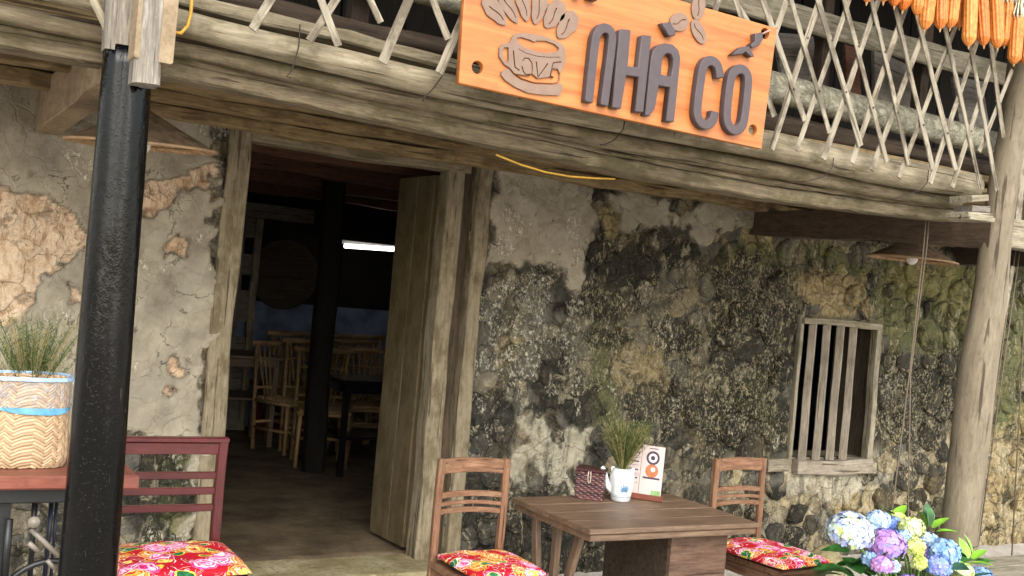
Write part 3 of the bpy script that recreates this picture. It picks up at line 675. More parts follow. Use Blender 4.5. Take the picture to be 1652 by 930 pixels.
for px, py in ((1281, 144), (1322, 147), (1365, 149), (1409, 174), (1449, 182), (1490, 202), (1529, 215), (1567, 212), (1606, 163), (1243, 50), (1303, 62), (1343, 65), (1385, 75), (1428, 84), (1467, 120)):
    link('nail', nm_, lat, Matrix.Translation(atY(px, py, 3.160)) @ Matrix.Rotation(radians(-90), 4, 'X'))
hbeam('lattice_rail', -1, 5.1, 3.185, 3.215, 2.93, 2.98, M_LATT, lat)
# ---------------------------------------------------------------- posts
mb_ = Mat('glossy_black_paint', .13, .24); v = mb_.coords(scale=(.45, 1, 1)); n1 = mb_.noise(v, 75, 4, .65)
cc = mb_.mix(mb_.step(mb_.noise(v, 6, 4, .6), .5, .8, 0, .6), '030303', '0e0808'); cc = mb_.mix(mb_.step(mb_.noise(v, 160, 2), .74, .78, 0, .5), cc, '77757a')
st_ = mb_.noise(mb_.coords(scale=(.12, 1, 1)), 70, 4, .7); cc = mb_.mix(mb_.step(st_, .64, .74, 0, .16), cc, '6a625c'); mb_.base(cc); mb_.bump(n1, .28, .005); mb_.bump(mb_.noise(mb_.coords(scale=(.3, 1, 1)), 16, 2, .5), .4, .012); mb_.bump(mb_.step(mb_.vor(mb_.coords(scale=(.6, 1, 1)), 130), .1, .3, 1, 0), .25, .002)
mb_.put(mb_.b.inputs['Roughness'], mb_.step(mb_.noise(mb_.coords(scale=(.3, 1, 1)), 8, 5), .35, .65, .08, .30))
post = thing('painted_post', 'glossy black painted round post with a raw timber top, at the left', 'post', (.5, 3.1, -.12))
pb, pt_ = atY(142, 925, 3.1), atY(207, 80, 3.1)
d = (pt_-pb)/(pt_.z-pb.z); base_p = pb+d*(-.14-pb.z); top_p = pt_
def lobed(p0, p1, r0, r1, mat, name, parent, seed=0, flute=.13, n=72):
    M, L = frameM(p0, p1, (1, 0, 0)); rnd = random.Random(seed); m = 44; vs = []
    for i in range(m+1):
        t = i/m; x = -L/2+L*t; r = r0+(r1-r0)*t
        for k in range(n):
            th = 2*pi*k/n
            g = 1-flute*math.exp(-((((th-FL+pi) % (2*pi))-pi)/.30)**2) + .012*sin(3*th+x*3)+.01*sin(5*th-x*6)+rnd.uniform(-.004, .004)
            vs.append((x, r*g*cos(th), r*g*sin(th)))
    fs = [(i*n+k, i*n+(k+1) % n, (i+1)*n+(k+1) % n, (i+1)*n+k) for i in range(m) for k in range(n)]+[tuple(range(n)), tuple(m*n+k for k in range(n))]
    return link(name, recalc(MB().add(vs, fs).mesh(smooth=True)), parent, M, mat)
FL = radians(-14)
lobed(base_p, top_p, .083, .066, mb_.m, 'painted_shaft', post)
q0 = atY(200, 76, 3.1); q1 = q0+d*(3.3-q0.z)
beam('timber_top', q0-d*.02, q1, .105, .10, M_POSTTOP, post, upv=(0, 1, 0), rough=.006, bev=.02, seed=3)
b0 = atY(232, 138, 2.99); b1 = b0+d*(3.0-b0.z)
beam('timber_block', b0, b1, .07, .088, M_POSTTOP, post, upv=(0, 1, 0), rough=.005, bev=.01, seed=6)
link('wood_chip', beam_mesh(.09, .01, .02, .003), post, Matrix.Translation(atY(161, 26, 3.1)) @ Matrix.Rotation(radians(60), 4, 'Y'), M_GREY)
rp = thing('log_post', 'thick pale round log post holding the right end of the balcony', 'post', (4.5, 3.35, -.12))
pc = [(1650, 100), (1637, 200), (1620, 290), (1606, 396), (1594, 500), (1577, 600), (1559, 760), (1546, 880)]; pr = [.070, .070, .070, .072, .082, .090, .090, .088]
P = [atY(px, py, 3.35) for px, py in pc]; P.insert(0, P[0]+(P[0]-P[1])*3); e_ = P[-1]+(P[-1]-P[-2])*1.0; P.append(Vector((e_.x-.02, e_.y, -.13))); pr = [.068]+pr+[.088]
cM, L = frameM(P[-1], P[0], (1, 0, 0)); ci = cM.inverted()
link('shaft', log_mesh([ci @ p for p in P[::-1]], pr[::-1], 32, .010, 5), rp, cM, M_RPOST)
q0_, q1_ = atY(1630, 430, 3.42), atY(1606, 560, 3.42); beam('side_batten', q0_, q1_, .03, .03, M_LATT, rp, upv=(0, 1, 0), rough=.004)
# things fixed beside the right post
pv = Mat('pale_conduit', .5, .3); pv.base('c9c4b6')
pc0, pc1 = atY(1638, 358, 3.5), atY(1652, 130, 3.5); dd2 = (pc1-pc0).normalized()
cdt = beam('square_pipe', pc0, pc0+dd2*1.2, .05, .04, M_LATT, upv=(0, 1, 0)); tag(cdt, 'pale square section batten hanging behind the thick log post', 'batten')
# ---------------------------------------------------------------- sign
SY = 3.10
sgn = thing('cafe_sign', 'orange varnished wooden sign reading NHÀ CỐ with a coffee cup, hung on the lattice', 'sign', atY(990, 120, SY))
def curve_plate(name, splines, depth, bevel, mat, parent, Y, kindsm=False):
    """flat shape with holes in the plane facing the street; points are (x, z)"""
    cu_ = bpy.data.curves.new(name, 'CURVE'); cu_.dimensions = '2D'; cu_.fill_mode = 'BOTH'; cu_.extrude = depth/2-bevel; cu_.bevel_depth = bevel; cu_.bevel_resolution = 1; cu_.offset = -bevel
    al = [p for s in splines for p in s]; cx = sum(p[0] for p in al)/len(al); cz = sum(p[1] for p in al)/len(al)
    for s in splines:
        sp = cu_.splines.new('POLY'); sp.points.add(len(s)-1); sp.use_cyclic_u = True
        for pt, (x, z) in zip(sp.points, s): pt.co = (x-cx, z-cz, 0, 1)
    tmp = bpy.data.objects.new('tmp', cu_); COL.objects.link(tmp)
    dg = bpy.context.evaluated_depsgraph_get(); me = bpy.data.meshes.new_from_object(tmp.evaluated_get(dg)); bpy.data.objects.remove(tmp)
    me.transform(Matrix.Rotation(radians(90), 4, 'X')); me.materials.clear()
    return link(name, me, parent, Matrix.Translation((cx, Y, cz)), mat)
def sp2(pts): return [(lambda q: (q.x, q.z))(atY(px, py, SY)) for px, py in pts]
Z8 = lambda pts: sp2([(720+x/3.06, y/3.06) for x, y in pts])         # reading grid of the sign
Z9 = lambda pts: sp2([(740+x/5.814, y/5.814) for x, y in pts])       # reading grid of the cup
Z7 = lambda pts: sp2([(900+x/3.875, y/3.875) for x, y in pts])
def circ(c, r, n=20): return [(c[0]+r*cos(2*pi*k/n), c[1]+r*sin(2*pi*k/n)) for k in range(n)]
msg = Mat('varnished_sign_wood', .4, .4); v = msg.coords(scale=(1.3, 6, 14)); n1 = msg.noise(v, 2, 6, .6, .8); v3 = msg.coords(scale=(.8, 1, 1.2)); n3 = msg.noise(v3, 2.2, 3)
c = msg.ramp(n1, [(.25, '8e4a20'), (.5, 'a66432'), (.75, 'b37640')]); c = msg.mix(msg.step(n3, .52, .68, 0, .5), c, 'b0684c')
c = msg.mix(msg.step(msg.noise(msg.coords(scale=(.6, 6, 30)), 2, 3), .62, .68, 0, .35), c, '9c4a22'); dd_ = msg.noise(msg.coords(scale=(1, 3, 1.6)), 5, 7, .75); c = msg.mix(msg.step(dd_, .53, .68, 0, .45), c, '8a4f2a'); msg.base(c); msg.bump(n1, .12, .003)
outline = sp2([(737, 135), (1225, 241), (1250, 47), (753, -97)])
hs = [circ(Z8([p])[0], .021) for p in ((146, 337), (1503, 645), (1563, 170))]+[circ(sp2([(768, -72)])[0], .021)]
board = curve_plate('board', [outline]+hs, .026, .0025, msg.m, sgn, SY)
ms_ = Mat('red_grain', .45); ms_.base('b5584a')
M_LET = plain('mauve_brown_paint', '4a4042', .5, .35, .15, 30, .1)
M_CUP = plain('grey_mauve_ply', '7b6557', .6, .3, .15, 25, .1)
M_SLOT = plain('burnt_slot', '35261f', .8, .1)
def stroke(pts, w, closed=False):
    P = [Vector((p[0], p[1])) for p in pts]; n = len(P); Lf = []; Rt = []
    for i in range(n):
        a = P[i-1] if (i or closed) else P[i]; b = P[(i+1) % n] if (i < n-1 or closed) else P[i]
        t1 = (P[i]-a).normalized() if (P[i]-a).length else (b-P[i]).normalized(); t2 = (b-P[i]).normalized() if (b-P[i]).length else t1
        t = (t1+t2).normalized(); nrm = Vector((-t.y, t.x)); k = 1/max(.6, abs(nrm.dot(Vector((-t1.y, t1.x)))))
        Lf.append(tuple(P[i]+nrm*w/2*k)); Rt.append(tuple(P[i]-nrm*w/2*k))
    return [Lf, Rt] if closed else [Lf+Rt[::-1]]
def arc(c, rx, ry, a0, a1, n=12): return [(c[0]+rx*cos(radians(a0+(a1-a0)*k/n)), c[1]+ry*sin(radians(a0+(a1-a0)*k/n))) for k in range(n+1)]
D = .030; LY = SY-.013-D/2+.001; LW = .0335
def smooth2(P, closed=False, it=2):
    for _ in range(it):
        n = len(P); out = [] if closed else [P[0]]
        for i in range(n if closed else n-1):
            a, b = P[i], P[(i+1) % n]; out += [(a[0]*.75+b[0]*.25, a[1]*.75+b[1]*.25), (a[0]*.25+b[0]*.75, a[1]*.25+b[1]*.75)]
        if not closed: out.append(P[-1])
        P = out
    return P
def letter(spl, name='letter'): return curve_plate(name, spl, D, .003, M_LET, sgn, LY)
s8 = lambda pts: Z8(pts)
letter(stroke(smooth2(Z8([(672, 512), (703, 215), (712, 180), (730, 155), (752, 148), (775, 158), (788, 182), (789, 215), (748, 528)])), LW))
H = lambda: None
def poly_from_px(pts, G=Z7): return G(pts)
letter([Z7([(343, 205), (355, 196), (413, 202), (395, 425), (458, 434), (480, 240), (490, 232), (542, 238), (492, 712), (438, 706), (462, 492), (386, 482), (352, 690), (296, 680)])])
Ao = Z7([(500, 728), (538, 380), (550, 330), (578, 298), (625, 282), (675, 292), (710, 325), (722, 370), (718, 420), (682, 772), (630, 764), (655, 556), (588, 545), (562, 690), (530, 735)])
Ai = Z7([(602, 476), (607, 400), (618, 362), (640, 345), (664, 352), (676, 380), (676, 420), (664, 492)])
letter([Ao, Ai])
letter(stroke(smooth2(Z7([(972, 498), (965, 440), (945, 402), (912, 388), (880, 402), (862, 440), (852, 500), (826, 700), (836, 755), (868, 788), (905, 785), (932, 755), (938, 706)])), LW*1.08))
letter(stroke(smooth2(Z7([(1090, 440), (1050, 465), (1034, 520), (1012, 720), (1020, 790), (1062, 828), (1110, 805), (1126, 740), (1148, 540), (1146, 480), (1122, 447)]), True), LW*1.08, True))
letter([Z7([(608, 158), (660, 152), (694, 215), (690, 236), (650, 240)])], 'accent')
letter([Z7([(1042, 355), (1100, 306), (1150, 300), (1182, 366), (1162, 368), (1128, 335), (1110, 350)])], 'accent')
letter([Z7([(1186, 222), (1234, 214), (1236, 260), (1210, 300), (1165, 312), (1162, 288), (1190, 268)])], 'accent')
letter([Z8([(668, -60), (716, -52), (712, 16), (668, 4)])]); letter([Z8([(612, -70), (640, -62), (634, 3), (604, -4)])])
# coffee beans and leaves, thin plywood with a sawn slit
def bean(c, axis, L, w, G, wavy=0, nm='leaf_cutout'):
    cx, cz = G([c])[0]; ax, az = G([(c[0]+axis[0], c[1]+axis[1])])[0]; t = Vector((ax-cx, az-cz)).normalized(); s = Vector((-t.y, t.x)); out = []
    for k in range(32):
        a = 2*pi*k/32; f = 1+wavy*.07*sin(7*a+1)
        out.append(tuple(Vector((cx, cz))+t*(L/2*cos(a)*(1-.0*cos(a)))+s*(w/2*sin(a)*(1-.28*wavy*cos(a)))*f))
    cen = [tuple(Vector((cx, cz))+t*(L*.36*q)+s*(w*.10*sin(q*2.6))) for q in (-1, -.6, -.2, .2, .6, 1)]
    if wavy: cen = cen[1:]
    return curve_plate(nm, [out]+stroke(cen, w*.07), .009, 0, M_CUP, sgn, SY-.013-.0035)
bean((858, 45), (12, -60), .105, .062, Z7, nm='coffee_bean'); bean((738, 145), (-60, 8), .088, .066, Z7, nm='coffee_bean'); bean((858, 205), (30, 60), .098, .056, Z7, nm='coffee_bean')
for c_, ax_, L_, w_ in (((312, 115), (85, 105), .115, .058), ((440, 70), (60, 110), .125, .052), ((580, 45), (20, 100), .12, .052), ((725, 75), (-25, 100), .125, .056), ((865, 150), (-75, 105), .115, .066), ((985, 250), (-72, 100), .115, .066)):
    bean(c_, ax_, L_, w_, Z9, 1)
rim = arc((715, 440), 262, 92, 0, 360, 40)[:-1]; th = radians(10)
rot = lambda P, c, a: [(c[0]+(x-c[0])*cos(a)-(y-c[1])*sin(a), c[1]+(x-c[0])*sin(a)+(y-c[1])*cos(a)) for x, y in P]
body = [(455, 400), (485, 340), (540, 322), (640, 328), (760, 352), (880, 392), (940, 430), (968, 480), (972, 560), (950, 640), (918, 700), (912, 776), (850, 790), (680, 782), (560, 745), (495, 700), (452, 650), (400, 615), (352, 540), (352, 460), (385, 425), (440, 415)]
saucer = [(440, 660), (480, 714), (555, 764), (680, 801), (850, 808), (915, 794), (940, 808), (940, 860), (905, 905), (760, 898), (620, 880), (500, 825), (410, 765), (370, 715), (375, 680), (425, 655)]
hole = [(515, 365), (560, 360), (640, 385), (680, 405), (700, 392), (790, 395), (870, 425), (910, 460), (905, 485), (860, 505), (780, 508), (690, 495), (600, 462), (530, 420)]
hhole = [(395, 455), (438, 455), (440, 575), (425, 600), (392, 560), (382, 500)]
cutL = stroke(Z9([(482, 485), (497, 640), (540, 672)]), (.0045))
cutE = stroke(Z9([(930, 592), (855, 600), (826, 725), (860, 735)]), .0042)+stroke(Z9([(848, 660), (890, 650)]), .0038)
cutV = stroke(Z9([(697, 590), (712, 735), (805, 605)]), .0046)
cutO = stroke(Z9([(568, 585), (590, 555), (625, 560), (655, 600), (660, 650), (655, 700)]), .004)+stroke(Z9([(640, 712), (600, 712), (575, 680), (562, 630)]), .004)
arcs = stroke(Z9([(530, 470), (600, 510), (700, 538), (800, 548), (915, 548)]), .0022)
curve_plate('saucer_cutout', [Z9(saucer)], .010, 0, M_CUP, sgn, SY-.013-.004)
curve_plate('cup_cutout', [Z9(body), Z9(hole), Z9(hhole)]+cutL+cutE+cutV+cutO+arcs, .010, 0, M_CUP, sgn, SY-.013-.004)
M_TWINE = plain('pinkish_twine', 'b98f84', .8)
link('tie', MB().tube([atY(1230, 55, SY-.02), atY(1240, 50, SY-.022), atY(1254, 45, 3.15)], .004, 6).mesh(smooth=True), sgn, None, M_TWINE)
# ---------------------------------------------------------------- hat lamps
mh = Mat('palm_leaf_hat', .7, .25); v = mh.coords(rand=False); n1 = mh.noise(v, 30, 5, .7); w = mh.n('ShaderNodeTexWave', bands_direction='Z'); mh.put(w.inputs[0], v); w.inputs['Scale'].default_value = 60; w.inputs['Distortion'].default_value = 3
mh.base(mh.ramp(n1, [(.3, '6b4f36'), (.5, '9b7a56'), (.7, 'c2a67e')])); mh.bump(w.outputs['Fac'], .6, .004)
mhb = Mat('dark_hat_top', .7, .2); n2 = mhb.noise(mhb.coords(), 25, 5); mhb.base(mhb.ramp(n2, [(.3, '3a2e24'), (.7, '6e5c48')])); mhb.bump(n2, .5, .005)
M_RIM = plain('cane_rim', '94785a', .6); M_BULB = plain('bulb_glass', 'd8d2cc', .15, .5, .02); M_CORD = plain('dark_cord', '1c1a18', .6)
def hat(c, r, h, label, tilt):
    c = Vector(c); t = thing('hat_lamp', label, 'lamp', c, 0, None)
    T = Matrix.Translation(c) @ Matrix.Rotation(tilt[0], 4, 'X') @ Matrix.Rotation(tilt[1], 4, 'Y')
    WM[t] = Matrix.Translation(c)
    n = 64; mb = MB(); mb.lathe([(r, 0), (r*.8, h*.22), (r*.5, h*.52), (r*.2, h*.84), (.012, h)], n)
    mb.lathe([(.012, h-.008), (r*.2, h*.84-.008), (r*.5, h*.52-.008), (r*.8, h*.22-.008), (r-.004, -.002)], n)
    sh = link('shade', recalc(mb.mesh(smooth=True)), t, T, mhb.m)
    rng = [(cos(2*pi*k/n), sin(2*pi*k/n)) for k in range(n+1)]
    link('rim', MB().tube([(r*x, r*y, 0) for x, y in rng], .006, 6).mesh(smooth=True), sh, T, M_RIM)
    link('underside', recalc(MB().lathe([(.012, h-.012), (r*.2, h*.84-.012), (r*.5, h*.52-.012), (r*.8, h*.22-.012), (r-.006, -.004)], n).mesh(smooth=True)), sh, T, mh.m)
    rb = MB()
    for q in (.3, .5, .68, .84): rb.tube([(r*q*x, r*q*y, h*(1-q)*1.0-.012) for x, y in rng], .003, 5)
    for k in range(16): a = 2*pi*k/16; rb.tube([(r*.99*cos(a), r*.99*sin(a), -.004), (r*.5*cos(a), r*.5*sin(a), h*.50-.012), (.02*cos(a), .02*sin(a), h*.95)], .0028, 5)
    link('rib_frame', rb.mesh(smooth=True), sh, T, M_RIM)
    link('bulb', MB().lathe([(.002, -.03), (.018, -.026), (.03, -.01), (.034, .012), (.026, .035), (.014, .055), (.013, .07), (.013, .1)], 20).mesh(smooth=True), t, T, M_BULB)
    link('holder', MB().lathe([(.001, .16), (.018, .16), (.018, .09), (.001, .09)], 14).mesh(smooth=True), t, T, M_CORD)
    link('cord', MB().tube([T @ Vector((0, 0, h*.6)), T @ Vector((0, 0, h+.02)), Vector((c.x, c.y, 2.27))], .004, 6).mesh(), t, None, M_CORD)
hl = atY(229, 236, 4.0); hr = atY(1475, 423, 4.1)
hat(hl, .262, .135, 'wide straw hat lampshade hanging behind the black painted post', (radians(3), radians(-2)))
hat((hr.x-.02, 4.1, hr.z+.012), .245, .13, 'dark straw hat lampshade with a pale bulb under the crossbeam', (radians(2), radians(1)))
# ---------------------------------------------------------------- corn
mc = Mat('dry_corn', .45, .4); oi = mc.n('ShaderNodeObjectInfo'); n1 = mc.noise(mc.coords(), 60, 3)
cb = mc.mix(oi.outputs['Random'], 'c46a26', 'd8924a'); mc.base(mc.mix(mc.step(n1, .3, .7), cb, mc.mix(1, cb, (.72, .6, .5), 'MULTIPLY')))
M_HUSK = wood('corn_husk', 'a39a7c', 'd8d0b4', 'efe9d4', .7, 1, .4); M_TIP = plain('dry_corn_tip', 'b08a5c', .8)
def corn_mesh(seed):
    rnd = random.Random(seed); L = rnd.uniform(.205, .22); R0 = rnd.uniform(.0265, .030); rows = 12; nu = rows*4; nv = 112; nk = 26; vs = []
    for i in range(nv+1):
        t = i/nv; r = R0*(1-.0*t)*min(1, (max(0, 1-t)/.14)**.5)*(min(1, .75+t*1.2)); z = -L*t
        for k in range(nu):
            th = 2*pi*k/nu; row = int(rows*th/(2*pi)); a = abs(cos(rows*th/2+.0)); a = 1-(1-abs(sin(rows*th/2)))**2
            kk = abs(sin(pi*nk*t+row*1.7)); b = 1-(1-kk)**3
            rr = r*(1+.17*a*(.6+.4*b)-.12)+rnd.uniform(-.0003, .0003)
            vs.append((rr*cos(th+.25*t), rr*sin(th+.25*t), z))
    n = nu; fs = [(i*n+k, i*n+(k+1) % n, (i+1)*n+(k+1) % n, (i+1)*n+k) for i in range(nv) for k in range(n)]
    return recalc(MB().add(vs, fs).mesh('corn', smooth=True)), L
CM = [corn_mesh(k) for k in range(4)]
for me, _ in CM: me.materials.append(mc.m)
husk = MB(); rnd = random.Random(4)
for k in range(9):
    a = 2*pi*k/9; pts = [(.02*cos(a), .02*sin(a), -.012), (.024*cos(a), .024*sin(a), .012), (.014*cos(a), .014*sin(a), .05), (.02*cos(a+.2), .02*sin(a+.2), .10), (.03*cos(a+.5), .03*sin(a+.5), .14+rnd.uniform(-.02, .02))]
    husk.tube(pts, [.010, .012, .008, .007, .002], 6, flat=.3)
husk_me = recalc(husk.mesh(smooth=True)); husk_me.materials.append(M_HUSK)
tip_me = MB().lathe([(.006, 0), (.005, -.006), (.0015, -.016)], 8).mesh(smooth=True); tip_me.materials.append(M_TIP)
garl = thing('corn_garland', 'string of dried orange corn cobs hung along the lattice beside the log post', 'corn garland', atY(1540, 10, 3.1))
cobs = [(165, 25, 3.10), (322, 22, 3.08), (425, 62, 3.10), (505, 105, 3.12), (640, 150, 3.09), (712, 285, 3.07), (858, 278, 3.09), (952, 270, 3.09), (1040, 262, 3.13), (1128, 440, 3.06), (1128, 285, 3.10), (1272, 435, 3.10), (1400, 460, 3.08), (1465, 440, 3.12), (1555, 610, 3.08), (1660, 608, 3.10), (1760, 640, 3.1), (1860, 680, 3.12)]
for k, (x, y, Y) in enumerate(cobs):
    tip = atY(1370+x/5.858, y/5.858, Y); rnd = random.Random(k+20); me, L = CM[k % 4]
    Mx = Matrix.Translation(tip) @ Matrix.Rotation(radians(rnd.uniform(-5, 3)), 4, 'Y') @ Matrix.Rotation(radians(rnd.uniform(-6, 6)), 4, 'X') @ Matrix.Rotation(rnd.uniform(0, 6), 4, 'Z') @ Matrix.Diagonal((1, 1, 1.22 if k < 13 else 1, 1)) @ Matrix.Translation((0, 0, L))
    c = link('corn_cob', me, garl, Mx); link('husk', husk_me, c, Mx @ Matrix.Translation((0, 0, .0))); link('tip', tip_me, c, Mx @ Matrix.Translation((0, 0, -L+.004)))
gl = [atY(1370+x/5.858, y/5.858, 3.12)+Vector((0, 0, .3)) for x, y in ((100, 25), (640, 150), (1128, 380), (1860, 640))]
link('string', MB().tube(gl, .004, 6).mesh(smooth=True), garl, None, M_TWINE)
# ---------------------------------------------------------------- cords and wires
def cord(name, pts, r, mat, label, cat): return tag(link(name, MB().tube(pts, r, 6).mesh(smooth=True), None, None, mat), label, cat)
M_YEL = plain('yellow_wire', 'b98f35', .5); M_WIRE = plain('rusty_wire', '2e2620', .7)
cord('yellow_cable', [atY(px, py, 3.44) for px, py in ((800, 250), (840, 266), (880, 278), (920, 285), (960, 288), (992, 289))], .004, M_YEL, 'thin yellow cable sagging under the mossy beam right of the door', 'cable')
cord('yellow_tie', [atY(px, py, 3.22) for px, py in ((311, -30), (308, 20), (303, 42), (292, 54), (278, 52))], .0055, M_YEL, 'yellow plastic tie looped round the log near the black post', 'tie')
for (pts, lab) in (([(484, 40), (482, 75), (474, 105), (468, 118), (462, 124), (470, 126)], 'rusty wire tied round the log above the door, left one'), ([(716, 90), (714, 122), (700, 142), (684, 158), (682, 164)], 'rusty wire tied round the log just left of the sign'), ([(1008, 190), (1006, 208), (992, 226), (975, 234), (968, 234)], 'rusty wire hanging from the bottom edge of the sign'),
                   ([(1345, 255), (1343, 270), (1330, 285), (1305, 292), (1285, 293)], 'rusty wire tied round the log under the lattice, middle'), ([(1498, 275), (1496, 295), (1484, 308), (1456, 316), (1440, 322)], 'rusty wire tied round the log near the right post')):
    cord('wire', [atY(px, py, 3.235) for px, py in pts], .0022, M_WIRE, lab, 'wire')
# ---------------------------------------------------------------- middle table
tbl = thing('coffee_table', 'brown wooden table with panel pedestal, holding teapot, woven box and menu', 'table', (2.9, 3.79, -.11))
def tb(name, lo, hi, mat=M_TABLE, parent=tbl, bev=.004, **k):
    lo, hi = Vector(lo), Vector(hi); s = hi-lo; c = (lo+hi)/2
    return link(name, beam_mesh(s.x, s.y, s.z, .0008, bev, **k), parent, Matrix.Translation(c), mat)
for k in range(4): tb('top_board', (2.45, 3.478+.160*k, .578), (3.36, 3.478+.160*k+.1585, .600), seed=k)
tb('edge_moulding', (2.462, 3.488, .548), (3.348, 3.512, .577)); tb('edge_moulding', (2.462, 3.513, .548), (2.486, 4.10, .577)); tb('edge_moulding', (3.324, 3.513, .548), (3.348, 4.10, .577)); tb('edge_moulding', (2.487, 4.078, .548), (3.323, 4.10, .577))
tb('panel', (2.93, 3.55, -.11), (3.245, 3.572, .546), M_TABLEF, seed=3); tb('panel', (2.93, 3.574, -.11), (2.95, 4.03, .546), M_DARKB)  # left side lies in shade; that shade is put into the darker wood
tb('panel', (3.225, 3.574, -.11), (3.245, 4.03, .546), M_TABLEF); tb('panel', (2.952, 4.01, -.11), (3.223, 4.03, .546), M_DARKB)
for (a, b) in (((866, 828), (866, 930)), ((901, 845), (893, 930)), ((935, 868), (918, 930))):
    p, q = atX(*a, 2.53), atX(*b, 2.53); p = p+(p-q)*((.546-p.z)/(p.z-q.z)); q = q+(q-p)*((q.z+.11)/(p.z-q.z))
    beam('leg_slat', p, q, .028, .042, M_TABLE, tbl, upv=(0, 1, 0), rough=.001)
tb('foot_rail', (2.51, 3.55, -.115), (2.55, 4.06, -.075))
# ---------------------------------------------------------------- chairs
mfab = Mat('floral_cloth', .75, .2); v = mfab.coords(scale=(1, 1, 1)); wn_ = mfab.n('ShaderNodeTexNoise'); mfab.put(wn_.inputs['Vector'], v); wn_.inputs['Scale'].default_value = 14; wn_.inputs['Detail'].default_value = 2
vm = mfab.n('ShaderNodeVectorMath', operation='MULTIPLY_ADD'); mfab.L.new(wn_.outputs['Color'], vm.inputs[0]); vm.inputs[1].default_value = (.07, .07, .07); mfab.L.new(v, vm.inputs[2]); V2 = vm.outputs[0]
d1 = mfab.vor(V2, 10.5); c1 = mfab.vor(V2, 10.5, out='Color'); sc_ = mfab.n('ShaderNodeSeparateColor'); mfab.L.new(c1, sc_.inputs[0])
rings = mfab.math('FRACT', mfab.math('MULTIPLY', d1, 4.2)); pet = mfab.noise(V2, 34, 2, .5, 1.5)
flower = mfab.ramp(mfab.math('ADD', mfab.math('MULTIPLY', rings, .6), mfab.math('MULTIPLY', pet, .45)), [(.22, '9c0c20'), (.34, 'b8206e'), (.44, 'd478ae'), (.52, 'ecd9e0'), (.58, 'c23a88'), (.66, '9c0c20'), (.74, 'e3bcd0')])
flow2 = mfab.ramp(mfab.math('ADD', mfab.math('MULTIPLY', rings, .6), mfab.math('MULTIPLY', pet, .45)), [(.3, '9c0c20'), (.42, 'd8b040'), (.5, 'ded4a8'), (.57, '9c0c20'), (.68, 'c98a30')])
flower = mfab.mix(mfab.step(sc_.outputs[1], .45, .5), flower, flow2)
red = '9c0c20'; c = mfab.mix(mfab.step(d1, .54, .58), flower, red)
c = mfab.mix(mfab.step(sc_.outputs[0], .95, .97), c, red)
V3 = mfab.n('ShaderNodeMapping'); mfab.L.new(V2, V3.inputs[0]); V3.inputs['Location'].default_value = (.31, .17, .4); V3.inputs['Scale'].default_value = (1, 1.9, 1); V3.inputs['Rotation'].default_value = (0, 0, .7)
d2 = mfab.vor(V3.outputs[0], 10); c2 = mfab.vor(V3.outputs[0], 10, out='Color'); s2 = mfab.n('ShaderNodeSeparateColor'); mfab.L.new(c2, s2.inputs[0])
leafm = mfab.math('MULTIPLY', mfab.step(d2, .30, .27), mfab.step(s2.outputs[0], .32, .34)); rimm = mfab.math('MULTIPLY', mfab.step(d2, .37, .34), mfab.step(s2.outputs[0], .32, .34))
c = mfab.mix(rimm, c, 'c9b23c'); c = mfab.mix(leafm, c, mfab.ramp(pet, [(.35, '0c4428'), (.7, '2a7040')]))
lines = mfab.noise(V2, 11, 1); ln = mfab.math('ABSOLUTE', mfab.math('SUBTRACT', mfab.math('FRACT', mfab.math('MULTIPLY', lines, 13)), .5))
c = mfab.mix(mfab.math('MULTIPLY', mfab.step(ln, .07, .04), mfab.step(mfab.noise(v, 13, 2), .42, .5)), c, 'dccfc4'); mfab.base(c); mfab.bump(mfab.noise(v, 350, 2), .2, .001)
def cushion_mesh(w, d, h, seed=0):
    n = 30; vs = []; fs = []; rnd = random.Random(seed); ph = [rnd.uniform(0, 6) for _ in range(6)]
    for side in (1, -1):
        for j in range(n+1):
            for i in range(n+1):
                u, v_ = 2*i/n-1, 2*j/n-1
                e = (1-abs(u)**3.2)*(1-abs(v_)**3.2); pin = 1-.07*(u*u+v_*v_)+.06*(abs(u)*abs(v_))**1.5
                z = h*(max(0, e)**.42)*(1 if side > 0 else .35)*side + (.004*sin(u*7+ph[0])*cos(v_*6+ph[1])+.003*sin(u*13+v_*9+ph[2]))*max(0, e)
                vs.append((u*w/2*pin, v_*d/2*pin, z))
    m = (n+1)**2
    for s in (0, 1):
        for j in range(n):
            for i in range(n):
                a = s*m+j*(n+1)+i; f = (a, a+1, a+n+2, a+n+1); fs.append(f if s == 0 else f[::-1])
    bm = bmesh.new(); me = MB().add(vs, fs).mesh(); bm.from_mesh(me); bmesh.ops.remove_doubles(bm, verts=bm.verts, dist=.0004); bm.to_mesh(me); bm.free()
    return recalc(me, smooth=True)
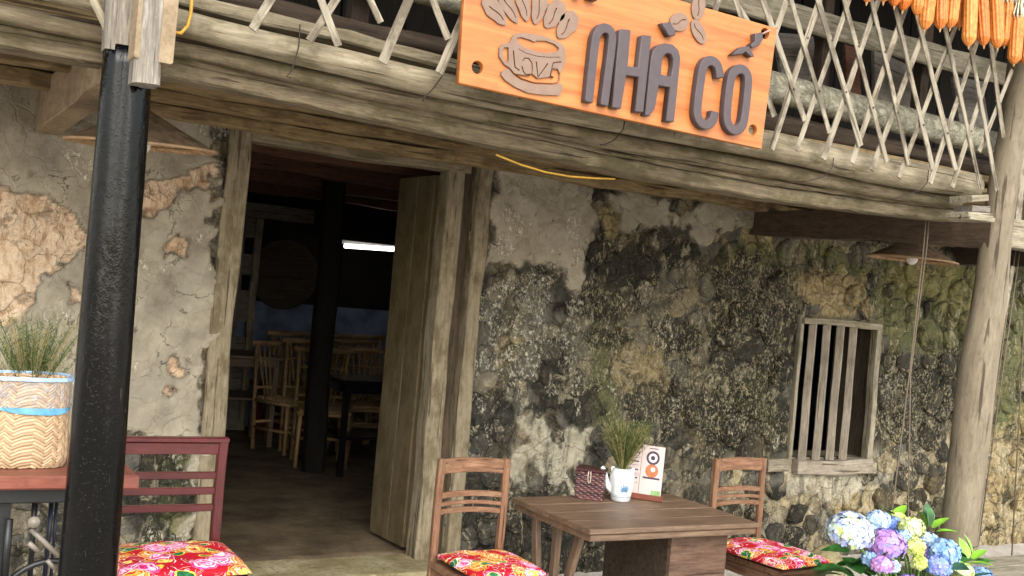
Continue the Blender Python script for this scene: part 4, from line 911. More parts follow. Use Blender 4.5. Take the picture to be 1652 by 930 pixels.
def chair(label, cat, x, y, rz, w, seat, top, mat, d=.38, style=0, group=None):
    T = Matrix.Translation((x, y, -.12)) @ Matrix.Rotation(rz, 4, 'Z'); t = thing('chair', label, cat, (x, y, -.12), rz, group)
    def B(name, p0, p1, a, b, upv=(0, 0, 1), **k):
        p0, p1 = Vector(p0), Vector(p1); M, L = frameM(p0, p1, upv); k.setdefault('rough', .0015)
        return link(name, beam_mesh(L, a, b, bev=.004, **k), t, T @ M, mat)
    h = seat+.12; H = top+.12; q = .030 if not style else .034
    for s in (-1, 1):
        B('rear_post', (s*(w/2-q/2), 0, 0), (s*(w/2-q/2), 0, H if not style else H-.015), q*1.05, q, (0, 1, 0))
        B('front_leg', (s*(w/2-q/2), -d+.02, 0), (s*(w/2-q/2), -d+.02, h-.04), q, q, (0, 1, 0))
        B('side_rail', (s*(w/2-q/2), -d+.04, h-.065), (s*(w/2-q/2), -.02, h-.065), .022, .05)
        B('stretcher', (s*(w/2-q/2), -d+.04, .14), (s*(w/2-q/2), -.02, .14), .018, .03)
    B('front_rail', (-w/2+q, -d+.02, h-.065), (w/2-q, -d+.02, h-.065), .022, .06); B('back_rail', (-w/2+q, 0, h-.065), (w/2-q, 0, h-.065), .022, .05)
    B('seat', (-w/2-.003, -d/2-.012, h-.022), (w/2+.003, -d/2-.012, h-.022), d+.03, .026)
    def bowed(name, z, hh, th=.018, bow=.018, nn=10):
        vs = []
        for i in range(nn+1):
            u = -1+2*i/nn; xx = u*(w/2-q+.002); yy = bow*(1-u*u); zz = z+.006*(1-u*u)*(1 if bow else 0)
            for (a, b) in ((-th/2, -hh/2), (th/2, -hh/2), (th/2, hh/2), (-th/2, hh/2)): vs.append((xx, yy+a, zz+b))
        fs = [(i*4+k, i*4+(k+1) % 4, (i+1)*4+(k+1) % 4, (i+1)*4+k) for i in range(nn) for k in range(4)]+[(3, 2, 1, 0), tuple(nn*4+k for k in range(4))]
        return link(name, recalc(MB().add(vs, fs).mesh(), .002), t, T, mat)
    if not style:
        bowed('top_rail', H-.033, .062, bow=.012)
        for z, hh in ((.158, .024), (.188+.008, .016), (.228, .022)): bowed('back_slat', H-z, hh, bow=.02)
    else:
        B('top_rail', (-w/2, 0, H-.012), (w/2, 0, H-.012), .040, .020, rough=.0005); bowed('top_rail', H-.044, .042, th=.022, bow=.0)
        for z in (.143, .200, .262): bowed('back_slat', H-z, .026, bow=.0)
    return t
def cushion(label, x, y, z, w, d, rz, h=.031, seed=0):
    o = link('seat_cushion', cushion_mesh(w, d, h, seed), None, Matrix.Translation((x, y, z)) @ Matrix.Rotation(rz, 4, 'Z'), mfab.m); tag(o, label, 'cushion', 'red floral seat cushions')
chair('reddish wood chair with slatted back between the door and the table', 'chair', 2.180, 4.0, 0, .348, .372, .795, M_CHAIR, group='small wooden chairs at the middle table')
cushion('red floral cushion on the chair between the door and the table', 2.185, 3.79, .390, .37, .40, 0, seed=1)
chair('reddish wood chair with slatted back right of the table, below the barred window', 'chair', 3.68, 3.98, radians(4), .362, .378, .80, M_CHAIR, d=.44, group='small wooden chairs at the middle table')
cushion('red floral cushion on the chair right of the table', 3.645, 3.70, .396, .41, .52, radians(7), .033, seed=5)
chair('glossy dark red chair with three slats beside the black post', 'chair', .865, 3.9, 0, .43, .49, .895, M_RED, d=.42, style=1)
cushion('red floral cushion on the dark red chair beside the black post', .87, 3.66, .505, .46, .44, 0, .034, seed=9)
# ---------------------------------------------------------------- woven surfaces
def woven(name, fn, ns, nt, parent, M, mat, wall_h, per, pat, amp, close=True):
    """fn(s, t) -> point and outward normal of a wall; pat(s_len, t_len) -> (height, tone)"""
    vs = []; tone = []
    for j in range(nt+1):
        for i in range(ns+(0 if close else 1)):
            s = i/ns; t = j/nt; p, nrm = fn(s, t); h, c = pat(s*per, t*wall_h); vs.append(p+nrm*h*amp); tone.append(c)
    n = ns if close else ns+1
    fs = [(j*n+i, j*n+(i+1) % n, (j+1)*n+(i+1) % n, (j+1)*n+i) for j in range(nt) for i in range(ns)]
    me = MB().add(vs, fs).mesh(name, smooth=True); a = me.color_attributes.new('tone', 'FLOAT_COLOR', 'POINT')
    arr = np.ones((len(vs), 4), np.float32); arr[:, 0] = arr[:, 1] = arr[:, 2] = np.array(tone); a.data.foreach_set('color', arr.ravel())
    return link(name, me, parent, M, mat)
def herring(w, col):
    def f(s, t):
        k = math.floor(s/col); fs = s/col-k; u = (t*1.15+(fs if k % 2 else 1-fs)*col*1.0)/w; q = math.floor(u); r = u-q
        edge = min(fs, 1-fs)/.12; rnd = ((k*7919+q*104729) % 97)/97
        return min(1, 4*r*(1-r)*1.3)*min(1, .35+edge), rnd
    return f
def checker(w):
    def f(s, t):
        i, j = math.floor(s/w/1.6), math.floor(t/w); a = s/w/1.6-i; b = t/w-j; rnd = ((i*7919+j*104729) % 89)/89
        return (sin(pi*b)**.6*(.4+.6*sin(pi*a))) if (i+j) % 2 else (sin(pi*b)**.6*.45*abs(2*a-1)+.05), rnd
    return f
def tone_mat(name, a, b, rough=.5, coat=0):
    m = Mat(name, rough, .35); vc = m.n('ShaderNodeVertexColor', layer_name='tone'); s = m.n('ShaderNodeSeparateColor'); m.L.new(vc.outputs[0], s.inputs[0])
    c = m.mix(s.outputs[0], a, b); n = m.noise(m.coords(), 60, 4); m.base(m.mix(m.step(n, .35, .7, 0, .12), c, m.mix(1, c, (.6, .55, .5), 'MULTIPLY'))); m.b.inputs['Coat Weight'].default_value = coat; return m.m
M_BASK = tone_mat('bamboo_weave', '94795c', 'c2a684'); M_BOX = tone_mat('brown_rattan', '2c1518', '5a3634', .35, .3)
# left table
lt = thing('treadle_table', 'red brown table top on a dark iron treadle frame at the left edge', 'table', (.1, 3.8, -.12))
tb('top', (-.55, 3.575, .772), (.702, 4.06, .815), M_LTABLE, lt, .006)
tb('corner_block', (.645, 3.567, .774), (.708, 3.60, .813), M_LTABLE, lt, .003)
M_IRON = plain('dark_iron', '141617', .45, .5, .3, 40, .2); M_NAVY = plain('navy_rod', '1b2236', .4, .5); M_PALEROD = plain('worn_steel_rod', '7d7468', .4, .5, .3)
tb('side_panel', (-.4, 3.66, -.1), (.345, 3.68, .765), M_IRON, lt); tb('underframe', (-.4, 3.62, .72), (.62, 3.98, .768), M_IRON, lt)
def rod(pts, r, Y, mat, nm, n=8):
    return link(nm, MB().tube([atY(a, b, y_) for (a, b), y_ in zip(pts, Y)], r, n).mesh(smooth=True), lt, None, mat)
rod([(57, 800), (48, 935)], .009, (3.7, 3.7), M_IRON, 'frame_rod'); rod([(84, 800), (72, 935)], .008, (3.85, 3.85), M_NAVY, 'frame_rod'); rod([(92, 800), (82, 935)], .006, (3.9, 3.9), M_NAVY, 'frame_rod'); rod([(15, 838), (7, 935)], .012, (3.62, 3.62), M_IRON, 'frame_rod')
rod([(50, 854), (95, 898)], .0085, (3.64, 3.64), M_PALEROD, 'treadle_arm'); rod([(46, 876), (62, 890)], .0085, (3.64, 3.64), M_PALEROD, 'treadle_arm'); rod([(76, 904), (88, 918)], .007, (3.64, 3.64), M_PALEROD, 'treadle_arm')
link('pivot', MB().tube([atY(55, 843, 3.62), atY(55, 843, 3.60)], .018, 14).mesh(smooth=True), lt, None, M_PALEROD)
wc = atY(78, 985, 3.66); link('wheel', MB().tube([(wc.x+.16*cos(a*pi/18), 3.66, wc.z+.16*sin(a*pi/18)) for a in range(37)], .010, 8).mesh(smooth=True), lt, None, M_IRON)
# bamboo basket
bk = thing('bamboo_basket', 'herringbone woven bamboo basket wrapped in clear film on the left table', 'basket', (.395, 3.76, .815))
BC = Vector((.375, 3.80, .817)); BW, BD, BH = .120, .095, .285
def sup(a, n=3.4): c, s = cos(a), sin(a); return (math.copysign(abs(c)**(2/n), c), math.copysign(abs(s)**(2/n), s))
def bfn(s, t):
    a = 2*pi*s; x, y = sup(a); k = 1.10-.10*t-(.10*(1-t/.14)**2 if t < .14 else 0)
    p = BC+Vector((x*BW*k, y*BD*k, BH*t+(.0 if t > .1 else 0)+.012*(1-t)*0)); e = .01; x2, y2 = sup(a+e); x1, y1 = sup(a-e); nn = Vector(((y2-y1)*BD, -(x2-x1)*BW, 0)); return p, nn.normalized()
b_w = woven('woven_wall', bfn, 330, 120, bk, None, M_BASK, BH, .76, herring(.0125, .023), .0062)
link('base', MB().add([bfn(i/40, 0)[0] for i in range(40)], [tuple(range(40))]).mesh(), bk, None, M_BASK)
mfl = Mat('clear_film', .12, .6); mfl.base('aab4c0'); n1 = mfl.noise(mfl.coords(), 18, 4, .7, 2); mfl.put(mfl.b.inputs['Alpha'], mfl.step(n1, .4, .65, .12, .42)); mfl.bump(n1, 1, .02)
def ring(name, t0, t1, off, mat, wob=0, k=6, parent=bk):
    vs = []; n = 160
    for j in range(k+1):
        for i in range(n):
            s = i/n; p, nr = bfn(s, t0+(t1-t0)*j/k+wob*sin(2*pi*s*2+1)*(1-j/k)); vs.append(p+nr*(off+.002*sin(i*.9+j)+.0015*sin(i*.37)))
    return link(name, MB().add(vs, [(j*n+i, j*n+(i+1) % n, (j+1)*n+(i+1) % n, (j+1)*n+i) for j in range(k) for i in range(n)]).mesh(smooth=True), parent, None, mat)
ring('film', .68, 1.02, .009, mfl.m, .05); M_BLUE = plain('blue_ribbon', '5b98b8', .3, .5); M_PBLUE = plain('pale_blue_edge', '9fbdd8', .25, .5)
ring('ribbon', .655, .685, .011, M_BLUE, .05, 3); ring('film_edge', .985, 1.03, .012, M_PBLUE, 0, 2)
# ---------------------------------------------------------------- greenery bunches
M_HERB = plain('herb_green', '4e5e30', .7, .2, .5, 60); M_HERB2 = plain('dry_herb', '8b8156', .8, .2, .4, 60)
def bunch(t, c, h, spread, n, mats, seed, leaf=.012, feather=8, lean=(0, 0), z0=0, part='stem'):
    rnd = random.Random(seed); mbs = [MB() for _ in mats]; c = Vector(c)
    for k in range(n):
        a = rnd.uniform(0, 2*pi); s = spread*sqrt(rnd.random()); L = h*rnd.uniform(.65, 1.05); mb = mbs[0 if rnd.random() < .62 else 1]
        P = [c+Vector((cos(a)*s*.3, sin(a)*s*.3, z0))]; dx, dy = cos(a)*s+lean[0]*L, sin(a)*s+lean[1]*L
        for q in (.25, .5, .75, 1): P.append(c+Vector((dx*q**1.4+rnd.uniform(-.003, .003), dy*q**1.4, z0+L*q)))
        mb.tube(P, [.0014, .0012, .001, .0008, .0004], 3, cap=False)
        for _ in range(feather):
            q = rnd.uniform(.35, 1)*4; i = min(3, int(q)); p = P[i].lerp(P[i+1], q-i); dd_ = Vector((rnd.uniform(-1, 1), rnd.uniform(-1, 1), rnd.uniform(.3, 1.3))).normalized()*leaf*rnd.uniform(.7, 1.6); sd = dd_.cross(Vector((rnd.uniform(-1, 1), rnd.uniform(-1, 1), .2))).normalized()*leaf*.09
            mb.add([p-sd, p+sd, p+dd_], [(0, 1, 2)])
    for mb, m in zip(mbs, mats): link(part, mb.mesh(), t, None, m)
hb = thing('herb_bunch', 'bunch of green feathery sprigs standing behind the bamboo basket', 'plant', (.37, 3.97, .815))
link('jar', MB().lathe([(.001, 0), (.045, 0), (.05, .05), (.042, .14), (.036, .15)], 20, (.40, 3.955, .817)).mesh(smooth=True), hb, None, plain('clay_jar', '6b4c38'))
bunch(hb, (.40, 3.955, .93), .36, .17, 190, (M_HERB, M_HERB2), 3, .016, 22, lean=(.02, 0), part='sprigs')
# ---------------------------------------------------------------- on the middle table
bx = thing('woven_box', 'small dark brown woven box with a looped clasp on the table', 'box', (2.84, 4.04, .60), radians(-42))
TB_ = Matrix.Translation((2.838, 4.055, .601)) @ Matrix.Rotation(radians(-44), 4, 'Z')
def boxfn(w, d, h):
    def f(s, t):
        q = s*4; i = int(q) % 4; r = q-int(q); C_ = [(-w/2, -d/2), (w/2, -d/2), (w/2, d/2), (-w/2, d/2)]; a, b = C_[i], C_[(i+1) % 4]; n_ = [(0, -1), (1, 0), (0, 1), (-1, 0)][i]
        return Vector((a[0]+(b[0]-a[0])*r, a[1]+(b[1]-a[1])*r, h*t)), Vector((n_[0], n_[1], 0))
    return f
woven('woven_wall', boxfn(.128, .10, .128), 176, 60, bx, TB_, M_BOX, .128, .456, checker(.0095), .0042)
lidm = plain('lid_brown', '3a1f20', .35, .4); 
link('lid', beam_mesh(.136, .108, .016, .001, .004), bx, TB_ @ Matrix.Translation((0, 0, .137)), lidm); link('lid_band', beam_mesh(.133, .105, .008, .0005, .002), bx, TB_ @ Matrix.Translation((0, 0, .118)), lidm)
link('clasp_loop', MB().tube([(-.006, -.060, .132), (-.008, -.061, .11), (-.005, -.062, .085), (0, -.062, .078), (.005, -.062, .085), (.006, -.061, .11), (.004, -.060, .132)], .0016, 6).mesh(smooth=True), bx, TB_, plain('pale_cord', 'cdbfae'))
tp = thing('teapot', 'white porcelain teapot with blue painted bamboo leaves on the table', 'teapot', (2.952, 3.99, .60))
mpo = Mat('white_porcelain', .12, .6); mpo.base('c9cdcd'); mpo.b.inputs['Coat Weight'].default_value = .4
PC = Vector((2.962, 3.985, .601)); prof = [(.0, .0), (.040, 0), (.046, .006), (.050, .04), (.055, .08), (.058, .105), (.057, .125), (.050, .138), (.046, .143), (.046, .152), (.040, .153), (.038, .14), (.0, .13)]
def prr(z):
    for (r0, z0), (r1, z1) in zip(prof[1:8], prof[2:9]):
        if z0 <= z <= z1: return r0+(r1-r0)*(z-z0)/(z1-z0)
    return .05
link('body', MB().lathe(prof, 48, PC).mesh(smooth=True), tp, None, mpo.m)
dirL = Vector((-cos(YAW), sin(YAW), 0)); tc_ = Vector((-.45, -.89, 0)).normalized()
link('spout', MB().tube([PC+dirL*.040+Vector((0, 0, .045)), PC+dirL*.062+Vector((0, 0, .062)), PC+dirL*.074+Vector((0, 0, .095)), PC+dirL*.086+Vector((0, 0, .136)), PC+dirL*.100+Vector((0, 0, .150))], [.020, .016, .012, .010, .0105], 14).mesh(smooth=True), tp, None, mpo.m)
for s in (-1, 1):
    o = PC+dirL*s*.045+Vector((0, 0, .132)); link('lug', MB().tube([o+dirL*s*.006, o+dirL*s*.006+Vector((0, 0, .02)), o-dirL*s*.004+Vector((0, 0, .022))], .005, 8).mesh(smooth=True), tp, None, mpo.m)
link('wire_handle', MB().tube([PC+dirL*(.05*cos(a*pi/10))+tc_*(.052*sin(a*pi/10))*-1+Vector((0, 0, .15+.003*sin(a)))for a in range(11)], .0022, 6).mesh(smooth=True), tp, None, plain('steel_wire', '8c8c88', .3, .5))
M_COB = plain('cobalt_paint', '5a7f9e', .3, .5, .35, 80); M_COB2 = plain('dark_cobalt_paint', '4a5c74', .3, .5)
lf = MB(); a0_ = atan2(tc_.y, tc_.x)
def onpot(da, z, e=.0007): r = prr(z)+e; a = a0_+da/.055; return (PC.x+r*cos(a), PC.y+r*sin(a), PC.z+z)
for ang, L, w_ in ((80, .042, .003), (62, .044, .004), (100, .040, .004), (40, .04, .004), (125, .036, .0035), (22, .032, .0035), (150, .03, .003), (175, .026, .003), (3, .026, .003), (55, .026, .003), (200, .018, .002), (-18, .02, .002)):
    A_ = radians(ang); bx0, bz0 = .006, .052; vs = []
    for q in (0, .3, .6, 1):
        wv = w_*(.5, 1, .8, .05)[(0, .3, .6, 1).index(q)]
        for sg in (-1, 1): vs.append(onpot(bx0+cos(A_)*L*q-sin(A_)*wv*sg, bz0+sin(A_)*L*q+cos(A_)*wv*sg))
    lf.add(vs, [(0, 1, 3, 2), (2, 3, 5, 4), (4, 5, 7, 6)])
link('painted_leaves', lf.mesh(), tp, None, M_COB)
bd = MB()
for z in (.024, .030): bd.add([p for k in range(25) for p in (onpot(-.06+.005*k, z), onpot(-.06+.005*k, z+.0014))], [(2*k, 2*k+2, 2*k+3, 2*k+1) for k in range(24)])
for k in range(12): x_ = -.055+.01*k; bd.add([onpot(x_, .006), onpot(x_+.0012, .006), onpot(x_+.0012, .022), onpot(x_, .022)], [(0, 1, 2, 3)]); bd.add([onpot(x_, .021), onpot(x_+.006, .021), onpot(x_+.006, .0225), onpot(x_, .0225)], [(0, 1, 2, 3)])
link('painted_band', bd.mesh(), tp, None, M_COB2)
pg = thing('herb_sprigs', 'tall feathery green sprigs arranged in the white teapot', 'plant', PC+Vector((0, 0, .13)))
M_HERB3 = plain('sprig_green', '465226', .7, .2, .5, 60); bunch(pg, PC+Vector((0, 0, .10)), (.27), .13, 420, (M_HERB3, M_HERB2), 8, .012, 34, part='sprigs')
mn = thing('menu_stand', 'folded pink menu card in a small wooden holder beside the teapot', 'menu', (3.12, 3.97, .60))
m0, m1 = Vector((3.055, 4.07, .601)), Vector((3.150, 3.945, .601)); md = (m1-m0).normalized(); mnn = Vector((md.y, -md.x, 0)); mnn = mnn if mnn.y < 0 else -mnn
M, L = frameM(m0-md*.02+Vector((0, 0, .0135)), m1+md*.02+Vector((0, 0, .0135)))
link('holder', beam_mesh(L, .036, .025, .0008, .003), mn, M, M_LTABLE)
M_CARD = plain('pink_card', 'c2b2ae', .5, .3, .06, 30, .02)
def card(p0, p1, h, name):
    dn = (p1-p0).normalized(); nn = Vector((dn.y, -dn.x, 0)); nn = nn if nn.y < 0 else -nn; lean_ = -nn*.02
    b0_, b1_, t0_, t1_ = p0, p1, p0+lean_+Vector((0, 0, h)), p1+lean_+Vector((0, 0, h)); th_ = nn*.0009
    mb = MB(); mb.add([b0_+th_, b1_+th_, t1_+th_, t0_+th_, b0_-th_, b1_-th_, t1_-th_, t0_-th_], [(0, 1, 2, 3), (7, 6, 5, 4), (0, 4, 5, 1), (1, 5, 6, 2), (2, 6, 7, 3), (3, 7, 4, 0)])
    o = link(name, recalc(mb.mesh()), mn, None, M_CARD)
    def at_(u, v_, e=.0013): return b0_.lerp(b1_, u).lerp(t0_.lerp(t1_, u), v_)+nn*e
    return o, at_
z1 = Vector((0, 0, .02)); o, A1 = card(m0+md*.06+z1, m1+z1+md*.012, .235, 'card'); o2, A2 = card(m0+z1-md*.035+mnn*.004, m0+md*.058+z1+mnn*.002, .215, 'card')
wr = (m1-m0-md*.048).length
def disc(A_, u, v_, r, mat, par, e=.0013, r0=0, n=22):
    asp = .235/wr; mb = MB()
    if r0: mb.add([A_(u+rr*cos(2*pi*k/n), v_+rr*sin(2*pi*k/n)/asp, e) for rr in (r0, r) for k in range(n)], [(k, (k+1) % n, n+(k+1) % n, n+k) for k in range(n)])
    else: mb.add([A_(u+r*cos(2*pi*k/n), v_+r*sin(2*pi*k/n)/asp, e) for k in range(n)], [tuple(range(n))])
    link('print', mb.mesh(), par, None, mat)
M_PK = plain('print_dark', '4c4350', .5); M_PO = plain('print_orange', 'b9734e', .5, .3, .4, 150); M_PW = plain('print_white', 'dfd8d4', .5); M_PG = plain('print_green', '7fa06a', .5)
disc(A1, .5, .76, .30, M_PK, o, .0013, .2); disc(A1, .5, .76, .19, M_PW, o); disc(A1, .5, .76, .10, M_PK, o, .0016); disc(A1, .5, .50, .29, M_PO, o); disc(A1, .55, .53, .1, M_PW, o, .0016)
def bar(A_, u0, u1, v0, v1, mat, par): link('print', MB().add([A_(u0, v0), A_(u1, v0), A_(u1, v1), A_(u0, v1)], [(0, 1, 2, 3)]).mesh(), par, None, mat)
bar(A1, .12, .88, .335, .375, M_PK, o); bar(A1, .3, .7, .94, .955, M_PK, o); bar(A1, .55, .97, .02, .12, M_PG, o)
for v0 in (.90, .70, .52, .34): bar(A2, .35, .9, v0, v0+.03, M_PK, o2)
for v0 in (.83, .79, .63, .45, .41, .25): bar(A2, .3, .95, v0, v0+.008, M_PK, o2)
# ---------------------------------------------------------------- hydrangeas
hy = thing('hydrangea_bush', 'potted hydrangea bush with blue, violet and lime flower heads before the log post', 'plant', (3.95, 3.1, -.12))
link('pot', MB().lathe([(.001, 0), (.16, 0), (.19, .12), (.21, .28), (.225, .30), (.20, .30), (.19, .27), (.001, .27)], 32, (3.95, 3.1, -.12)).mesh(smooth=True), hy, None, plain('grey_clay_pot', '6f675c', .8))
def petalmat(name, a, b, c):
    m = Mat(name, .55, .3); n = m.noise(m.coords(), 22, 3); n2 = m.noise(m.coords(), 90, 2)
    m.base(m.ramp(m.math('ADD', m.math('MULTIPLY', n, .75), m.math('MULTIPLY', n2, .25)), [(.38, a), (.5, b), (.62, c)])); m.b.inputs['Subsurface Weight'].default_value = .0; return m.m
P_WB = petalmat('pale_blue_lime_petal', 'b3c46c', 'b4c2cf', '8d93cc'); P_LB = petalmat('ice_blue_petal', '6f96cc', 'b2c6da', '90aed0'); P_BL = petalmat('blue_petal', '5a72bc', '7f98cf', '8a84c6')
P_CR = petalmat('cream_lime_petal', 'a8bc58', 'c9cca6', 'bcc894'); P_VI = petalmat('violet_petal', '7d88c8', '9a80c0', 'ab74b0'); P_YG = petalmat('lime_petal', '94ac34', 'b8c266', 'c6cc94')
P_SB = petalmat('sky_petal', '5f84bc', '7f9fcc', '9cb4d2'); P_PK = petalmat('pink_violet_petal', '9078bc', 'b480b6', 'c09cc0')
M_LEAF = Mat('hydrangea_leaf', .4, .4); n = M_LEAF.noise(M_LEAF.coords(), 14, 4); M_LEAF.base(M_LEAF.ramp(n, [(.35, '1e3f1c'), (.5, '2f5c28'), (.65, '4a7c36')])); M_LEAF = M_LEAF.m
M_LEAF2 = plain('young_leaf', '7fb23a', .4, .4, .35, 20); M_STEM = plain('green_stem', '5a7a38', .5)
def flower(c, r, n, mat, seed, stemto):
    rnd = random.Random(seed); mb = MB(); c = Vector(c)
    for k in range(n):
        y = 1-2*(k+.5)/n; 
        if y < -.55: continue
        a = k*2.39996; rr = sqrt(1-y*y); nv = (Vector((rr*cos(a), rr*sin(a), y))+Vector([rnd.uniform(-.2, .2) for _ in range(3)])).normalized()
        p = c+Vector((nv.x*r[0], nv.y*r[0], nv.z*r[1]))*rnd.uniform(.86, 1.06)
        t1 = nv.cross(Vector((.3, .2, 1))).normalized(); t2 = nv.cross(t1); s = rnd.uniform(.0125, .0175); a1 = rnd.uniform(0, pi)
        for q in range(4):
            b = a1+q*pi/2; u = t1*cos(b)+t2*sin(b); w_ = t1*-sin(b)+t2*cos(b); lift = nv*rnd.uniform(-.1, .35)*s
            mb.add([p, p+u*s*.55-w_*s*.5+lift*.6, p+u*s*1.05-w_*s*.25+lift, p+u*s*1.05+w_*s*.25+lift*.9, p+u*s*.55+w_*s*.5+lift*.4], [(0, 1, 2, 3, 4)])
    mb.lathe([(.001, -r[1]*.6), (r[0]*.62, -r[1]*.35), (r[0]*.75, .1*r[1]), (r[0]*.5, r[1]*.6), (.001, r[1]*.75)], 12, c)
    o = link('flower_head', mb.mesh(), hy, None, mat)
    link('stem', MB().tube([c, c.lerp(Vector(stemto), .5)+Vector((0, 0, .03)), stemto], .005, 6).mesh(smooth=True), hy, None, M_STEM)
ZH = lambda x, y, Y: atY(1330+x/5.13, 800+y/5.13, Y)
k_ = .000518
for i, (x, y, rx, ry, mat, Y) in enumerate([(215, 300, 180, 150, P_WB, 3.02), (445, 205, 95, 75, P_LB, 3.16), (570, 245, 70, 65, P_BL, 3.20), (720, 268, 105, 85, P_CR, 3.12), (510, 400, 150, 112, P_VI, 3.0), (742, 428, 82, 82, P_YG, 3.04), (855, 375, 85, 65, P_LB, 3.12), (990, 475, 128, 112, P_SB, 3.0), (940, 585, 105, 75, P_BL, 2.96), (480, 572, 80, 55, P_PK, 2.95), (1135, 625, 95, 60, P_CR, 2.98), (1290, 655, 90, 55, P_SB, 3.02), (600, 178, 60, 30, P_YG, 3.22), (785, 555, 55, 55, P_YG, 2.98), (575, 590, 35, 35, P_LB, 2.94), (700, 760, 120, 90, P_VI, 2.95), (1250, 800, 120, 100, P_SB, 2.95), (250, 800, 120, 90, P_LB, 3.0), (375, 300, 70, 60, P_LB, 3.1), (650, 350, 60, 55, P_SB, 3.08), (860, 470, 60, 55, P_VI, 3.06), (380, 520, 60, 50, P_SB, 3.02)]):
    flower(ZH(x, y, Y), (rx*k_, ry*k_), int(60+rx*1.5), mat, i, (3.95+random.uniform(-.08, .08), 3.1+random.uniform(-.06, .06), .17))
def leafmesh(L, w, fold=.25, droop=.3, n=7):
    vs = []
    for i in range(n+1):
        t = i/n; ww = w*sin(pi*min(1, t*.93+.07))**.8*(1-.25*t)*.5; x = L*t; z = -droop*L*t*t
        vs += [(x, -ww*(1+.06*(i % 2)), z+ww*fold), (x, 0, z), (x, ww*(1+.06*(i % 2)), z+ww*fold)]
    return MB().add(vs, [f for i in range(n) for f in ((3*i, 3*i+3, 3*i+4, 3*i+1), (3*i+1, 3*i+4, 3*i+5, 3*i+2))]).mesh('leaf', smooth=True)
LFM = [leafmesh(.13, .085), leafmesh(.10, .065, .3, .15), leafmesh(.15, .09, .2, .45)]
for m_ in LFM: m_.materials.append(M_LEAF)
LFY = leafmesh(.10, .06, .35, .1); LFY.materials.append(M_LEAF2)
rnd = random.Random(12); lc = Vector((3.95, 3.1, .3))
for k in range(170):
    a = rnd.uniform(0, 2*pi); el = rnd.uniform(-.3, .9); rr = rnd.uniform(.10, .36)
    p = Vector((3.97, 3.12, rnd.uniform(.16, .50)))+Vector((cos(a)*rr*1.25, sin(a)*rr*.7, 0)); 
    M = Matrix.Translation(p) @ Matrix.Rotation(a+rnd.uniform(-.6, .6), 4, 'Z') @ Matrix.Rotation(-el*.7, 4, 'Y') @ Matrix.Rotation(rnd.uniform(-.5, .5), 4, 'X')
    link('leaf', LFM[k % 3], hy, M)
for k, (x, y, Y, az, el) in enumerate([(860, 240, 3.2, 60, 75), (840, 260, 3.2, 160, 60), (900, 270, 3.2, -10, 35), (870, 250, 3.18, 100, 85), (930, 300, 3.2, -40, 10), (1180, 520, 3.05, 80, 60), (1160, 530, 3.05, 170, 40), (1230, 530, 3.05, 0, 30), (1200, 560, 3.02, -60, 10), (1260, 560, 3.05, -20, 15), (1220, 490, 3.08, 120, 70), (590, 190, 3.22, 10, 40), (610, 190, 3.22, 150, 35), (1180, 560, 3.0, 200, 0)]):
    M = Matrix.Translation(ZH(x, y, Y)) @ Matrix.Rotation(radians(az), 4, 'Z') @ Matrix.Rotation(-radians(el), 4, 'Y'); link('leaf', LFY if k % 3 else LFM[1], hy, M)
# ---------------------------------------------------------------- swing
sw = thing('rope_swing', 'grey plank swing seat hanging on thin ropes behind the hydrangeas', 'swing', (4.9, 3.4, .34))
M_ROPE = plain('grey_rope', '6c6154', .85, .1, .3, 90, .5)
tb('seat_plank', (4.35, 3.20, .32), (6.2, 3.365, .355), M_GREY, sw); tb('seat_plank', (4.35, 3.37, .32), (6.2, 3.535, .355), M_GREY, sw, seed=8)
def rope(pts): link('rope', MB().tube(pts, .0036, 7).mesh(smooth=True), sw, None, M_ROPE)
rt_ = atY(1490, 400, 3.5); kn = atY(1467, 605, 3.5)
rope([rt_+Vector((0, 0, .32)), rt_, kn, atY(1440, 818, 3.5), atY(1433, 880, 3.5)]); rope([rt_+Vector((.02, 0, .32)), rt_+Vector((.022, 0, 0)), kn+Vector((.008, 0, 0)), atY(1465, 830, 3.5), atY(1464, 885, 3.5)])
for a, b in (((1650, 560), (1632, 900)),): p, q = atY(*a, 3.53), atY(*b, 3.53); q.z = .356; rope([p+(p-q)*((2.25-p.z)/(p.z-q.z)), p, q])
for a, b in (((1606, 640), (1573, 880)), ((1612, 640), (1578, 880))): p, q = atY(*a, 3.53), atY(*b, 3.53); rope([p+(p-q)*((2.25-p.z)/(p.z-q.z)), p, q])
# boulder by the chair
bm = bmesh.new(); bmesh.ops.create_icosphere(bm, subdivisions=4, radius=1)
for v_ in bm.verts:
    p = v_.co; nz_ = .12*sin(3*p.x+1)*cos(2.5*p.y)+.08*sin(6*p.z+4*p.x)+.04*sin(13*p.y+9*p.x); v_.co = Vector((p.x*.17, p.y*.15, p.z*.20))*(1+nz_)
me = bpy.data.meshes.new('boulder'); bm.to_mesh(me); bm.free(); me.polygons.foreach_set('use_smooth', [True]*len(me.polygons))
bp = atZ(1325, 925, .12); bo = link('boulder', me, None, Matrix.Translation((bp.x+.1, bp.y+.1, .02)), ms.m); tag(bo, 'pale rounded boulder on the ground left of the hydrangeas', 'rock')
